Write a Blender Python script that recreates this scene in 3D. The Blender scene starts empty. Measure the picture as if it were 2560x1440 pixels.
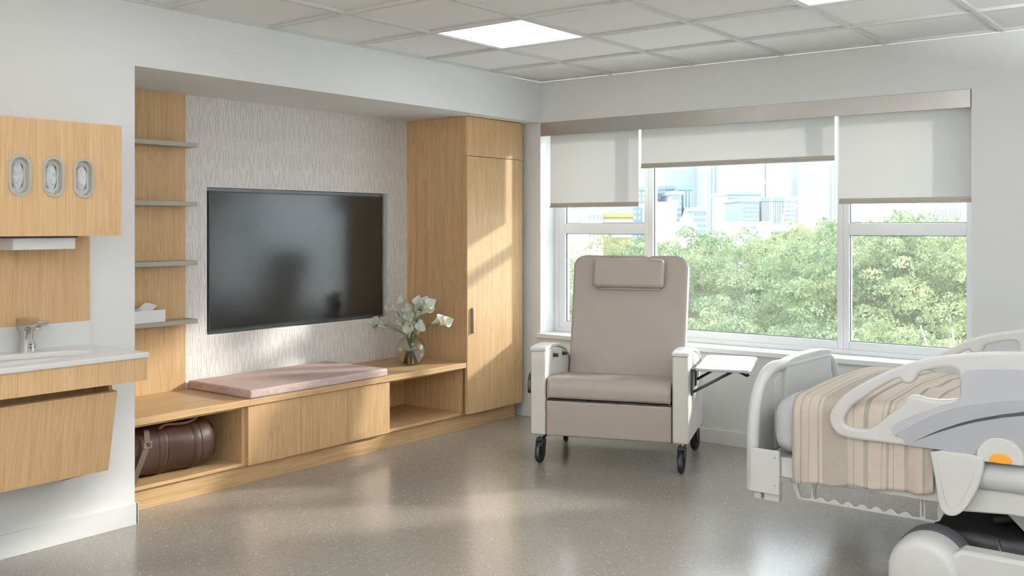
import bpy, math, random
import numpy as np
from mathutils import Matrix, Vector
random.seed(7); rng = np.random.default_rng(7)
C = bpy.context.scene.collection
sc = bpy.context.scene
R = math.radians

# ------------------------------------------------------------------ camera, world, sun, exposure
CAM = (4.1696, -5.7412, 1.379)
cam = bpy.data.cameras.new('camera'); camo = bpy.data.objects.new('camera', cam); C.objects.link(camo)
camo.location = CAM; camo.rotation_euler = (R(90), 0, 0.6570)
cam.sensor_width = 36; cam.lens = 2469.12 / 2560 * 36; cam.shift_y = -(720 - 564.67) / 2560; cam.clip_end = 3000; cam.clip_start = .05
sc.camera = camo
sc.view_settings.view_transform = 'Standard'; sc.view_settings.look = 'None'
sc.view_settings.gamma = 1; sc.view_settings.use_curve_mapping = False
sc.view_settings.exposure = 0.35
sc.cycles.use_denoising = True; sc.cycles.use_adaptive_sampling = True; sc.cycles.adaptive_threshold = .02
sc.cycles.max_bounces = 8; sc.cycles.diffuse_bounces = 4; sc.cycles.glossy_bounces = 4
sc.cycles.transmission_bounces = 8; sc.cycles.transparent_max_bounces = 12
sc.cycles.caustics_reflective = False; sc.cycles.caustics_refractive = False
sc.cycles.sample_clamp_indirect = 6
SKY = 4.0; LAMP = 3.2; SUNW = 3.9; FILL = 850
w = bpy.data.worlds.new('sky'); sc.world = w; w.use_nodes = True
bg = w.node_tree.nodes['Background']; bg.inputs[0].default_value = (.83, .93, 1, 1); bg.inputs[1].default_value = SKY
sl = bpy.data.lights.new('sun', 'SUN'); sl.energy = SUNW; sl.angle = R(3.4); sl.color = (1, .94, .86)
so = bpy.data.objects.new('sun', sl); C.objects.link(so)
so.rotation_euler = Vector((-.66, -1, -.40)).to_track_quat('-Z', 'Y').to_euler()
so.location = (8, 14, 7)

# ------------------------------------------------------------------ node materials
class NT:
    def __init__(s, name):
        s.m = bpy.data.materials.new(name); s.m.use_nodes = True; s.t = s.m.node_tree; s.t.nodes.clear()
        s.out = s.t.nodes.new('ShaderNodeOutputMaterial')
    def n(s, typ, props=None, **inp):
        nd = s.t.nodes.new('ShaderNode' + typ)
        for k, v in (props or {}).items(): setattr(nd, k, v)
        for k, v in inp.items():
            key = int(k[1:]) if k[0] == '_' and k[1:].isdigit() else k.replace('_', ' ')
            if hasattr(v, 'is_linked') or isinstance(v, bpy.types.NodeSocket): s.t.links.new(v, nd.inputs[key])
            elif v is not None: nd.inputs[key].default_value = v
        return nd
    def math(s, op, a, b=None, c=None):
        nd = s.n('Math', {'operation': op}, _0=a)
        if b is not None:
            if isinstance(b, bpy.types.NodeSocket): s.t.links.new(b, nd.inputs[1])
            else: nd.inputs[1].default_value = b
        if c is not None:
            if isinstance(c, bpy.types.NodeSocket): s.t.links.new(c, nd.inputs[2])
            else: nd.inputs[2].default_value = c
        return nd.outputs[0]
    def ramp(s, fac, stops, interp='LINEAR'):
        nd = s.n('ValToRGB', None, Fac=fac); cr = nd.color_ramp; cr.interpolation = interp
        while len(cr.elements) < len(stops): cr.elements.new(.5)
        for e, (p, c) in zip(cr.elements, stops): e.position = p; e.color = (*c, 1)
        return nd.outputs[0]
    def mix(s, f, a, b, mode='MIX'):
        nd = s.n('Mix', {'data_type': 'RGBA', 'blend_type': mode})
        for i, v in ((0, f), (6, a), (7, b)):
            if isinstance(v, bpy.types.NodeSocket): s.t.links.new(v, nd.inputs[i])
            else: nd.inputs[i].default_value = v if i == 0 else (*v, 1)
        return nd.outputs[2]
    def bump(s, h, dist, st=1.0):
        return s.n('Bump', None, Height=h, Distance=dist, Strength=st).outputs[0]
    def noise(s, vec, scale, detail=2, rough=.5):
        return s.n('TexNoise', None, Vector=vec, Scale=scale, Detail=detail, Roughness=rough).outputs[0]
    def mapping(s, vec, scale, loc=(0, 0, 0)):
        return s.n('Mapping', None, Vector=vec, Scale=scale, Location=loc).outputs[0]
    def obj(s): return s.n('TexCoord').outputs['Object']
    def princ(s, color, rough=.5, metal=0., normal=None, spec=.5, **kw):
        p = s.n('BsdfPrincipled')
        for k, v in dict(Base_Color=color, Roughness=rough, Metallic=metal, Normal=normal, Specular_IOR_Level=spec, **kw).items():
            if v is None: continue
            i = p.inputs[k.replace('_', ' ')]
            if isinstance(v, bpy.types.NodeSocket): s.t.links.new(v, i)
            else: i.default_value = (*v, 1) if isinstance(v, tuple) and len(v) == 3 and i.type == 'RGBA' else v
        s.t.links.new(p.outputs[0], s.out.inputs[0]); return p
    def schlick(s, f0=.04):
        f = s.n('LayerWeight', None, Blend=.5).outputs['Facing']
        return s.math('MULTIPLY_ADD', s.math('POWER', f, 5.), 1 - f0, f0)
    def surf(s, sh): s.t.links.new(sh, s.out.inputs[0])

def plain(name, col, rough=.5, metal=0, bumpscale=0, bumpd=0, spec=.5, var=0, **kw):
    t = NT(name); o = t.obj(); nrm = None; c = col
    if bumpscale: nrm = t.bump(t.noise(o, bumpscale, 3), bumpd)
    if var:
        f = t.noise(o, 6, 3); c = t.mix(f, tuple(x * (1 - var) for x in col), tuple(min(1, x * (1 + var)) for x in col))
    t.princ(c, rough, metal, nrm, spec, **kw); return t.m

def wood(name, axis, tint=(1, 1, 1), k=1.0):
    t = NT(name); o = t.obj()
    r = t.n('ObjectInfo').outputs['Random']
    off = t.n('CombineXYZ', None, X=t.math('MULTIPLY', r, 3.1), Y=t.math('MULTIPLY', r, 7.7), Z=t.math('MULTIPLY', r, 5.3)).outputs[0]
    v = t.n('VectorMath', {'operation': 'ADD'}, _0=o, _1=off).outputs[0]
    lo = t.n('TexNoise', None, Vector=t.mapping(v, {'z': (5, 5, .8), 'y': (5, .8, 5)}[axis]), Scale=1., Detail=2.).outputs['Color']
    w1 = t.n('VectorMath', {'operation': 'SCALE'}, _0=lo); w1.inputs['Scale'].default_value = .07
    v2 = t.n('VectorMath', {'operation': 'ADD'}, _0=v, _1=w1.outputs[0]).outputs[0]
    s = 380 * k
    fine = t.noise(t.mapping(v2, {'z': (s, s, s * .005), 'y': (s, s * .005, s)}[axis]), 1, 2, .5)
    mid = t.noise(t.mapping(v2, {'z': (40, 40, 1.1), 'y': (40, 1.1, 40)}[axis]), 1, 3, .6)
    pore = t.noise(t.mapping(v, {'z': (620, 620, 22), 'y': (620, 22, 620)}[axis]), 1, 1)
    f = t.math('ADD', t.math('MULTIPLY', fine, .70), t.math('MULTIPLY', mid, .30))
    T = tint
    c = t.ramp(f, [(.34, (.43 * T[0], .262 * T[1], .120 * T[2])), (.5, (.545 * T[0], .352 * T[1], .178 * T[2])), (.66, (.64 * T[0], .437 * T[1], .243 * T[2]))])
    c = t.mix(t.math('MULTIPLY', t.math('GREATER_THAN', pore, .66), .18), c, (.28, .16, .08))
    t.princ(c, .42, 0, t.bump(f, .0006, .6), .35); return t.m

M = {}
M['wood'] = wood('oak_vertical', 'z'); M['woodh'] = wood('oak_horizontal', 'y')
M['wall'] = plain('wall_paint', (.84, .845, .84), .75, bumpscale=60, bumpd=.0004, spec=.2)
M['white'] = plain('white_paint', (.86, .86, .855), .45)
M['upvc'] = plain('window_plastic', (.86, .86, .87), .3)
M['tbar'] = plain('ceiling_grid_metal', (.70, .695, .68), .5)
M['solid'] = plain('white_solid_surface', (.83, .83, .81), .3)
M['taupe'] = plain('taupe_laminate', (.39, .365, .30), .45)
M['black'] = plain('black_plastic', (.008, .008, .008), .4, spec=.35)
M['blackm'] = plain('black_metal', (.010, .010, .011), .4, spec=.4)
M['rubber'] = plain('black_rubber', (.009, .009, .010), .5, spec=.3)
M['chrome'] = plain('chrome', (.62, .60, .58), .14, 1)
M['steel'] = plain('brushed_steel', (.6, .6, .6), .3, 1)
M['darkgap'] = plain('dark_gap', (.03, .028, .025), .8)
M['gasket'] = plain('dark_gasket', (.03, .03, .03), .5)
M['tabletop'] = plain('tray_laminate', (.50, .50, .50), .5)
M['bedwhite'] = plain('bed_white_plastic', (.70, .69, .665), .38)
M['bedgrey'] = plain('bed_grey_panel', (.48, .485, .515), .45)
M['bedgrey2'] = plain('bed_grey_panel_dark', (.36, .365, .385), .45)
M['beddark'] = plain('bed_charcoal', (.055, .057, .063), .5)
M['bedblack'] = plain('bed_black_chassis', (.010, .010, .010), .6, spec=.2)
M['orange'] = plain('orange_release', (.64, .25, .008), .4)
M['cream'] = plain('cream_vinyl', (.76, .73, .67), .5, bumpscale=350, bumpd=.0006, var=.03)
M['capw'] = plain('arm_cap_urethane', (.80, .80, .77), .35)
M['vinyl'] = plain('taupe_vinyl', (.365, .305, .268), .42, bumpscale=300, bumpd=.0005, var=.04)
M['piping'] = plain('taupe_piping', (.46, .40, .355), .4)
M['leather'] = plain('brown_leather', (.034, .0145, .009), .46, spec=.3, bumpscale=14, bumpd=.0025, var=.35)
M['strap'] = plain('olive_strap', (.075, .052, .028), .7, bumpscale=500, bumpd=.0008)
M['handle_leather'] = plain('tan_leather', (.13, .055, .03), .35)
M['sheet'] = plain('grey_sheet', (.58, .585, .59), .85, bumpscale=400, bumpd=.0006, var=.04)
M['mattgrey'] = plain('mattress_grey_fabric', (.62, .62, .61), .85, bumpscale=500, bumpd=.0008, var=.06)
M['tissue'] = plain('tissue_paper', (.86, .87, .88), .8)
M['alu'] = plain('anodised_aluminium', (.50, .47, .44), .38, .9, var=.1)
M['plinthgap'] = M['darkgap']

def floor_mat():
    t = NT('speckled_vinyl'); o = t.obj()
    c = t.mix(t.noise(o, 2.2, 4), (.355, .315, .272), (.405, .364, .318))
    c = t.mix(t.math('MULTIPLY', t.noise(o, 140, 2), .55), c, (.24, .215, .185))
    for scl, thr, col, seed, rnd in ((150, .30, (.62, .58, .51), 1, .90), (190, .28, (.06, .05, .04), 2, .955), (88, .21, (.82, .80, .74), 3, .97), (110, .25, (.30, .21, .11), 4, .94), (330, .34, (.50, .46, .41), 5, .76)):
        wv = t.n('TexNoise', None, Vector=o, Scale=55. + 9 * seed, Detail=0.).outputs['Color']
        ws = t.n('VectorMath', {'operation': 'SCALE'}, _0=wv); ws.inputs['Scale'].default_value = .009
        v = t.n('VectorMath', {'operation': 'ADD'}, _0=o, _1=ws.outputs[0]).outputs[0]
        v = t.n('VectorRotate', {'rotation_type': 'Z_AXIS'}, Vector=v, Angle=seed * 1.3).outputs[0]
        v = t.mapping(v, (scl, scl * .42, scl), (seed * 3.3, seed, 0))
        vo = t.n('TexVoronoi', {'voronoi_dimensions': '2D'}, Vector=v, Scale=1., Randomness=1.)
        d = t.math('LESS_THAN', vo.outputs['Distance'], thr)
        rr = t.n('SeparateColor', None, Color=vo.outputs['Color']).outputs[0]
        f = t.math('MULTIPLY', d, t.math('GREATER_THAN', rr, rnd))
        c = t.mix(t.math('MULTIPLY', f, .72), c, col)
    t.princ(c, t.math('MULTIPLY_ADD', t.noise(o, 5, 2), .05, .20), 0, t.bump(t.noise(o, 35, 2), .0004, .3), .5, IOR=1.72); return t.m
M['floor'] = floor_mat()

def tile_mat():
    t = NT('ceiling_tile_fleck'); o = t.obj(); n1 = t.noise(o, 260, 3, .7)
    c = t.ramp(n1, [(.38, (.80, .80, .795)), (.5, (.92, .92, .915)), (.7, (.94, .94, .94))])
    t.princ(c, .9, 0, t.bump(n1, .0015, .6), .1); return t.m
M['tile'] = tile_mat()

def wallpaper():
    t = NT('wavy_line_wallpaper'); o = t.obj(); s = t.n('SeparateXYZ', None, Vector=o)
    y, z = s.outputs[1], s.outputs[2]; P = .245
    u = t.math('MULTIPLY', t.math('FRACT', t.math('MULTIPLY', y, 1 / P)), P)
    tot = None
    # motif centre, half gap, amplitude, wave period, phase, dash period, dash duty, dash phase
    S = [(.030, .006, .012, .268, 0., .268, .90, .1), (.030, .011, .009, .178, 1.2, .178, .66, .4), (.030, .024, .006, .268, .5, .134, .75, .2),
         (.092, .007, .006, .178, 2.0, .268, .72, .6), (.092, .019, .007, .268, 3.1, .268, .92, .0), (.092, .002, .006, .134, .7, .178, .45, .3),
         (.152, .003, .009, .268, .4, .178, .80, .3), (.152, .015, .008, .178, 4.4, .268, .86, .5), (.152, .024, .005, .268, 5.2, .134, .62, .8),
         (.212, .005, .010, .178, 1.0, .134, .78, .15), (.212, .019, .009, .268, 2.6, .268, .88, .45), (.212, .010, .007, .134, 0.3, .268, .60, .65)]
    for c, g, a, p, ph, dp, du, dph in S:
        w_ = t.math('MULTIPLY_ADD', t.math('SINE', t.math('MULTIPLY_ADD', z, 2 * math.pi / p, ph)), a, g)
        d = t.math('ABSOLUTE', t.math('SUBTRACT', t.math('ABSOLUTE', t.math('SUBTRACT', u, c)), t.math('ABSOLUTE', w_)))
        ln = t.math('SUBTRACT', 1., t.n('Clamp', None, Value=t.math('MULTIPLY', d, 1 / .0014)).outputs[0])
        ds = t.math('LESS_THAN', t.math('FRACT', t.math('MULTIPLY_ADD', z, 1 / dp, dph)), du)
        f = t.math('MULTIPLY', ln, ds)
        tot = f if tot is None else t.math('MAXIMUM', tot, f)
    cl = t.mix(t.noise(o, 30, 1), (.42, .20, .10), (.29, .18, .12))
    base = t.mix(t.noise(t.mapping(o, (1, 1, .05)), 90, 1), (.74, .72, .70), (.79, .775, .755))
    t.princ(t.mix(t.math('MULTIPLY', tot, .9), base, cl), .6, 0, None, .3); return t.m
M['paper'] = wallpaper()

def cushion_mat():
    t = NT('pink_dash_upholstery'); o = t.obj(); s = t.n('SeparateXYZ', None, Vector=o)
    base = t.mix(t.noise(o, 7, 3), (.50, .34, .30), (.60, .46, .42))
    base = t.mix(t.noise(o, 260, 2), base, (.56, .41, .37))
    nz = t.n('SeparateXYZ', None, Vector=t.n('NewGeometry').outputs['Normal']).outputs[2]
    top_ = t.math('GREATER_THAN', nz, .6)
    rc_ = t.math('ADD', t.math('MULTIPLY', top_, s.outputs[0]), t.math('MULTIPLY', t.math('SUBTRACT', 1., top_), s.outputs[2]))
    row = t.math('GREATER_THAN', t.math('SINE', t.math('MULTIPLY', rc_, 2 * math.pi / .0088)), .35)
    dash = t.noise(t.mapping(o, (60, 150, 110)), 1, 1)
    zone = t.noise(t.mapping(o, (9, 14, 40)), 1, 1)
    f = t.math('MULTIPLY', t.math('MULTIPLY', row, t.math('GREATER_THAN', dash, .47)), t.math('GREATER_THAN', zone, .44))
    f = t.math('MULTIPLY', f, t.math('SUBTRACT', .75, t.math('MULTIPLY', t.math('ABSOLUTE', nz), .65)))
    t.princ(t.mix(f, base, (.80, .76, .76)), .85, 0, t.bump(t.noise(o, 420, 2), .0008), .2); return t.m
M['cushion'] = cushion_mat()

def blanket_mat():
    t = NT('striped_blanket'); o = t.obj(); s = t.n('SeparateXYZ', None, Vector=o)
    x = t.math('ADD', s.outputs[0], t.math('MULTIPLY', t.math('SUBTRACT', t.noise(o, 5, 1), .5), .006))
    a, b = 2.60, 3.40
    cr, dk, ln = (.56, .475, .395), (.345, .30, .245), (.27, .235, .195)
    seg = [(2.60, dk), (2.632, cr), (2.656, ln), (2.660, cr), (2.690, ln), (2.693, cr), (2.728, ln), (2.732, cr), (2.745, dk), (2.846, cr), (2.866, ln), (2.869, cr), (2.908, ln), (2.926, cr), (2.976, ln), (2.981, cr), (2.994, ln), (3.004, cr), (3.020, ln), (3.023, cr), (3.062, ln), (3.076, cr), (3.13, ln), (3.14, cr), (3.19, dk), (3.25, cr), (3.285, ln), (3.29, cr)]
    f = t.math('FRACT', t.math('MULTIPLY', t.math('SUBTRACT', x, a), 1 / (b - a)))
    c = t.ramp(f, [((p - a) / (b - a), q) for p, q in seg], 'CONSTANT')
    c = t.mix(t.math('MULTIPLY', t.noise(t.mapping(o, (900, 300, 300)), 1, 1), .35), c, (.62, .56, .49))
    t.princ(c, .9, 0, t.bump(t.noise(o, 600, 2), .0008), .1); return t.m
M['blanket'] = blanket_mat()

def glass_pane():
    t = NT('window_glass'); fr = t.schlick(.04)
    m = t.n('MixShader', None, _0=fr, _1=t.n('BsdfTransparent', None, Color=(.97, .985, .98, 1)).outputs[0], _2=t.n('BsdfGlossy', None, Roughness=.02).outputs[0])
    tr_ = t.n('BsdfTranslucent', None, Color=(1, 1, 1, 1)).outputs[0]
    t.surf(t.n('MixShader', None, _0=.013, _1=m.outputs[0], _2=tr_).outputs[0]); return t.m
M['glass'] = glass_pane()
def clear_glass(name, ior, col=(1, 1, 1, 1)):
    t = NT(name); t.surf(t.n('BsdfGlass', None, Color=col, Roughness=0., IOR=ior).outputs[0]); return t.m
def thin_glass():
    t = NT('clear_glass'); fr = t.schlick(.045)
    t.surf(t.n('MixShader', None, _0=fr, _1=t.n('BsdfTransparent', None, Color=(.985, .99, .985, 1)).outputs[0], _2=t.n('BsdfGlossy', None, Roughness=.01).outputs[0]).outputs[0]); return t.m
M['vase'] = thin_glass(); M['water'] = clear_glass('water', 1.33, (.97, .99, .97, 1))
def translucent(name, col, tr, mixf, bs=500, rough=.8):
    t = NT(name); o = t.obj(); nrm = t.bump(t.noise(o, bs, 2), .0005)
    weave = t.noise(t.mapping(o, (140, 140, 900)), 1, 1); c = t.mix(weave, tuple(x * .93 for x in col), col)
    d = t.n('BsdfDiffuse', None, Color=c, Normal=nrm); tn = t.n('BsdfTranslucent', None, Color=(*tr, 1), Normal=nrm)
    t.surf(t.n('MixShader', None, _0=mixf, _1=d.outputs[0], _2=tn.outputs[0]).outputs[0]); return t.m
M['blind'] = translucent('blind_fabric', (.78, .775, .765), (.66, .645, .625), .50)
M['hem'] = plain('blind_hem', (.46, .42, .36), .7, bumpscale=500, bumpd=.0004)
M['petal'] = translucent('lily_petal', (.86, .88, .80), (.7, .75, .55), .25, 60)
M['spadix'] = plain('lily_spadix', (.75, .55, .05), .6)
M['stem'] = plain('lily_stem', (.065, .13, .035), .45, var=.25)
def leaf_mat(name, a, b, tr):
    t = NT(name); o = t.obj(); f = t.noise(o, 1.3, 3, .7); f2 = t.noise(o, 9, 2)
    c = t.mix(t.math('MULTIPLY_ADD', t.math('ADD', f, f2), 2.6, -2.1), a, b)  # noise variation in leaf colour, widened to imitate foliage shadows and highlights
    d = t.n('BsdfDiffuse', None, Color=c); tn = t.n('BsdfTranslucent', None, Color=t.mix(.5, c, tr))
    g = t.n('BsdfGlossy', None, Roughness=.45, Color=(.6, .6, .6, 1))
    m = t.n('MixShader', None, _0=.42, _1=d.outputs[0], _2=tn.outputs[0]).outputs[0]
    t.surf(t.n('MixShader', None, _0=.06, _1=m, _2=g.outputs[0]).outputs[0]); return t.m
M['leaf'] = leaf_mat('tree_leaves', (.085, .125, .045), (.50, .52, .27), (.42, .5, .24))
M['leaf2'] = leaf_mat('tree_leaves_deep', (.055, .10, .04), (.41, .47, .25), (.34, .45, .22))
M['bark'] = plain('bark', (.22, .18, .14), .9, bumpscale=20, bumpd=.02)
M['barkp'] = plain('pale_bark', (.62, .60, .54), .8, bumpscale=20, bumpd=.01)
def emis(name, col, s):
    t = NT(name); t.surf(t.n('Emission', None, Color=(*col, 1), Strength=s).outputs[0]); return t.m
M['lamp'] = emis('lit_diffuser', (.97, .99, 1), LAMP)
M['screen'] = plain('tv_screen', (.008, .008, .008), .17, spec=.5, IOR=1.6)
M['tvframe'] = plain('tv_bezel', (.02, .02, .02), .3)
M['film'] = plain('crumpled_film', (.74, .75, .77), .16)
M['glovebox'] = plain('glove_box_card', (.66, .66, .65), .5)
for nm, c in dict(bpale=(.43, .46, .475), bwhite=(.52, .53, .53), bblue=(.17, .25, .33), bgrid=(.31, .36, .40), bstrip=(.33, .375, .41), bglass=(.31, .385, .45), byellow=(.36, .30, .10), bgrey=(.19, .21, .22), bpink=(.36, .28, .25), crane=(.75, .76, .75), bspire=(.80, .81, .80)).items():
    M[nm] = plain('facade_' + nm, c, .6)
M['ground'] = plain('outdoor_ground', (.66, .67, .62), .9, var=.2)

# ------------------------------------------------------------------ mesh helpers
MAT = {}   # world matrix of things, to turn world vertices into local ones
class B:
    def __init__(s): s.v = []; s.f = []
    def add(s, vs, fs):
        k = len(s.v); s.v += [tuple(p) for p in vs]; s.f += [tuple(i + k for i in f) for f in fs]; return s
    def box(s, x0, x1, y0, y1, z0, z1):
        vs = [(x, y, z) for x in (x0, x1) for y in (y0, y1) for z in (z0, z1)]
        return s.add(vs, [(0, 1, 3, 2), (4, 6, 7, 5), (0, 4, 5, 1), (2, 3, 7, 6), (0, 2, 6, 4), (1, 5, 7, 3)])
    def prism(s, pts, ax, a, b):
        n = len(pts)
        def q(p, t): return {'x': (t, p[0], p[1]), 'y': (p[0], t, p[1]), 'z': (p[0], p[1], t)}[ax]
        vs = [q(p, a) for p in pts] + [q(p, b) for p in pts]
        fs = [tuple(range(n)), tuple(range(2 * n - 1, n - 1, -1))] + [(i, (i + 1) % n, n + (i + 1) % n, n + i) for i in range(n)]
        return s.add(vs, fs)
    def tube(s, path, r, n=10, cap=True, flat=1.0, up=None):
        P = [Vector(p) for p in path]; rs = r if hasattr(r, '__len__') else [r] * len(P)
        vs = []; prev = None
        for i, p in enumerate(P):
            d = (P[min(i + 1, len(P) - 1)] - P[max(i - 1, 0)]).normalized()
            if prev is None:
                a = Vector(up) if up else (Vector((0, 0, 1)) if abs(d.z) < .9 else Vector((1, 0, 0)))
                e1 = d.cross(a).normalized()
            else: e1 = (prev - d * prev.dot(d)).normalized()
            prev = e1; e2 = d.cross(e1)
            for k in range(n):
                t = 2 * math.pi * k / n; vs.append(p + e1 * math.cos(t) * rs[i] + e2 * math.sin(t) * rs[i] * flat)
        fs = [(i * n + k, i * n + (k + 1) % n, (i + 1) * n + (k + 1) % n, (i + 1) * n + k) for i in range(len(P) - 1) for k in range(n)]
        if cap: fs += [tuple(range(n - 1, -1, -1)), tuple((len(P) - 1) * n + k for k in range(n))]
        return s.add(vs, fs)
    def lathe(s, prof, c, ax='z', n=28):
        vs = []
        for (r, h) in prof:
            for k in range(n):
                t = 2 * math.pi * k / n; a, b = r * math.cos(t), r * math.sin(t)
                vs.append({'z': (c[0] + a, c[1] + b, c[2] + h), 'x': (c[0] + h, c[1] + a, c[2] + b), 'y': (c[0] + b, c[1] + h, c[2] + a)}[ax])
        m = len(prof)
        fs = [(i * n + k, i * n + (k + 1) % n, (i + 1) * n + (k + 1) % n, (i + 1) * n + k) for i in range(m - 1) for k in range(n)]
        if prof[0][0] > 1e-6: fs.append(tuple(range(n - 1, -1, -1)))
        if prof[-1][0] > 1e-6: fs.append(tuple((m - 1) * n + k for k in range(n)))
        return s.add(vs, fs)
    def grid(s, fn, nu, nv, closeu=False):
        vs = [fn(i / (nu - (0 if closeu else 1)), j / (nv - 1)) for i in range(nu) for j in range(nv)]
        fs = [(i * nv + j, ((i + 1) % nu) * nv + j, ((i + 1) % nu) * nv + j + 1, i * nv + j + 1) for i in range(nu if closeu else nu - 1) for j in range(nv - 1)]
        return s.add(vs, fs)
def rot(b, ax, ang, c):
    m = Matrix.Translation(c) @ Matrix.Rotation(ang, 4, ax) @ Matrix.Translation(-Vector(c))
    b.v = [tuple(m @ Vector(p)) for p in b.v]; return b
def mesh_from(name, b, ang=35):
    me = bpy.data.meshes.new(name); me.from_pydata(b.v, [], b.f); me.validate(); me.update()
    import bmesh
    bm = bmesh.new(); bm.from_mesh(me); bmesh.ops.recalc_face_normals(bm, faces=bm.faces); bm.to_mesh(me); bm.free()
    me.shade_smooth(); me.set_sharp_from_angle(angle=R(ang)); return me
def fin(name, me, mat, parent, label=None, kind=None, bev=0, seg=2, sub=0, local=False, solid=0):
    o = bpy.data.objects.new(name, me); C.objects.link(o)
    if mat is not None and not me.materials: me.materials.append(M[mat] if isinstance(mat, str) else mat)
    W = MAT.get(parent.name, Matrix()) if parent else Matrix()
    if parent:
        if not local: me.transform(W.inverted())
        o.parent = parent
    MAT[o.name] = W
    if label: o['label'] = label
    if kind: o['kind'] = kind
    if solid: md = o.modifiers.new('solidify', 'SOLIDIFY'); md.thickness = solid; md.offset = 0
    if bev: md = o.modifiers.new('bevel', 'BEVEL'); md.width = bev; md.segments = seg; md.limit_method = 'ANGLE'; md.angle_limit = R(40)
    if sub: md = o.modifiers.new('sub', 'SUBSURF'); md.levels = sub; md.render_levels = sub
    return o
def obj(name, b, mat, parent=None, ang=35, **k): return fin(name, mesh_from(name, b, ang), mat, parent, **k)
def thing(name, label, cat, loc=(0, 0, 0), rz=0, group=None):
    o = bpy.data.objects.new(name, None); C.objects.link(o); o.location = loc; o.rotation_euler = (0, 0, rz)
    o.empty_display_size = .05
    MAT[o.name] = Matrix.Translation(loc) @ Matrix.Rotation(rz, 4, 'Z')
    o['label'] = label; o['category'] = cat
    if group: o['group'] = group
    return o
def tag(o, label, cat, group=None):
    o['label'] = label; o['category'] = cat
    if group: o['group'] = group
    return o
def box(name, x0, x1, y0, y1, z0, z1, mat, parent=None, **k): return obj(name, B().box(x0, x1, y0, y1, z0, z1), mat, parent, **k)
def outline(splines, th, bevel, ax, at, res=2):
    """2D outlines (with holes) -> solid plate mesh; splines in (a,b) plane coordinates, centred at 'at' along ax"""
    cu = bpy.data.curves.new('tmp', 'CURVE'); cu.dimensions = '2D'; cu.fill_mode = 'BOTH'
    cu.extrude = max(th / 2 - bevel, 1e-4); cu.bevel_depth = bevel; cu.bevel_resolution = res; cu.offset = -bevel
    for sp in splines:
        s = cu.splines.new('POLY'); s.points.add(len(sp) - 1); s.use_cyclic_u = True
        for p, q in zip(s.points, sp): p.co = (q[0], q[1], 0, 1)
    o = bpy.data.objects.new('tmp', cu); C.objects.link(o)
    dg = bpy.context.evaluated_depsgraph_get(); dg.update()
    me = bpy.data.meshes.new_from_object(o.evaluated_get(dg)); bpy.data.objects.remove(o); bpy.data.curves.remove(cu)
    n = len(me.vertices); co = np.empty(n * 3, np.float32); me.vertices.foreach_get('co', co); co = co.reshape(-1, 3)
    a, b_, t = co[:, 0].copy(), co[:, 1].copy(), co[:, 2].copy()
    if ax == 'y': co = np.stack([a, at - t, b_], 1)
    elif ax == 'x': co = np.stack([at + t, a, b_], 1)
    else: co = np.stack([a, b_, at + t], 1)
    me.vertices.foreach_set('co', co.ravel().astype(np.float32)); me.update()
    me.shade_smooth(); me.set_sharp_from_angle(angle=R(30)); me.materials.clear(); return me
def chaikin(p, n=2, closed=True):
    for _ in range(n):
        q = []; m = len(p)
        if not closed: q.append(p[0])
        for i in range(m if closed else m - 1):
            a, b = p[i], p[(i + 1) % m]
            q.append(tuple(.75 * u + .25 * v for u, v in zip(a, b))); q.append(tuple(.25 * u + .75 * v for u, v in zip(a, b)))
        if not closed: q.append(p[-1])
        p = q
    return p
def stadium(cy, cz, hw, hh, n=12):
    p = []
    for k in range(n + 1): t = math.pi * k / n; p.append((cy + hw * math.cos(t), cz + (hh - hw) + hw * math.sin(t)))
    for k in range(n + 1): t = math.pi + math.pi * k / n; p.append((cy + hw * math.cos(t), cz - (hh - hw) + hw * math.sin(t)))
    return p
def rrect(x0, x1, y0, y1, r, n=6):
    p = []
    for cx, cy, a in ((x1 - r, y1 - r, 0), (x0 + r, y1 - r, 90), (x0 + r, y0 + r, 180), (x1 - r, y0 + r, 270)):
        for k in range(n + 1): t = R(a + 90 * k / n); p.append((cx + r * math.cos(t), cy + r * math.sin(t)))
    return p

# ------------------------------------------------------------------ the room shell
H = 2.409; XR = 5.6; YB = -7.3; YN = -3.191; ZS = 2.12; XN = -.70; WX = 2.876; ZW = .60
def struct(name, b, mat, **k):
    o = obj(name, b, mat, None, **k); o['kind'] = 'structure'; return o
struct('floor', B().box(-.9, XR, YB, .0, -.1, 0), 'floor')
struct('wall_left', B().box(-.9, 0, YB, YN, 0, H), 'wall')
struct('wall_soffit', B().box(-.9, 0, YN, 0, ZS, H), 'wall')
nb = outline([[(YN, 0), (0, 0), (0, ZS), (YN, ZS)], [(-2.312, .744), (-.837, .744), (-.837, 1.607), (-2.312, 1.607)]], .10, 0, 'x', XN - .05)
wn = fin('wall_niche', nb, 'paper', None); wn['kind'] = 'structure'
tr = B().box(-.86, -.79, -2.45, -.7, .65, 1.7)
to = obj('niche_backing', tr, 'white', wn)
k_ = .004
obj('recess_lining', B().box(-.799, XN + .0006, -2.3122, -2.312 + k_, .744, 1.607).box(-.799, XN + .0006, -.837 - k_, -.8368, .744, 1.607).box(-.799, XN + .0006, -2.312 + k_, -.837 - k_, 1.607 - k_, 1.6072).box(-.799, XN + .0006, -2.312 + k_, -.837 - k_, .7438, .744 + k_), 'white', wn)
struct('wall_window', B().box(-.9, 0, 0, .30, 0, H).box(WX, XR, 0, .30, 0, H).box(0, WX, 0, .30, ZS, H).box(0, WX, 0, .30, 0, .578), 'wall')
struct('wall_right', B().box(XR, XR + .15, YB, .3, 0, H), 'wall')
struct('wall_back', B().box(-.9, XR, YB - .15, YB, 0, H), 'wall')
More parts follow.
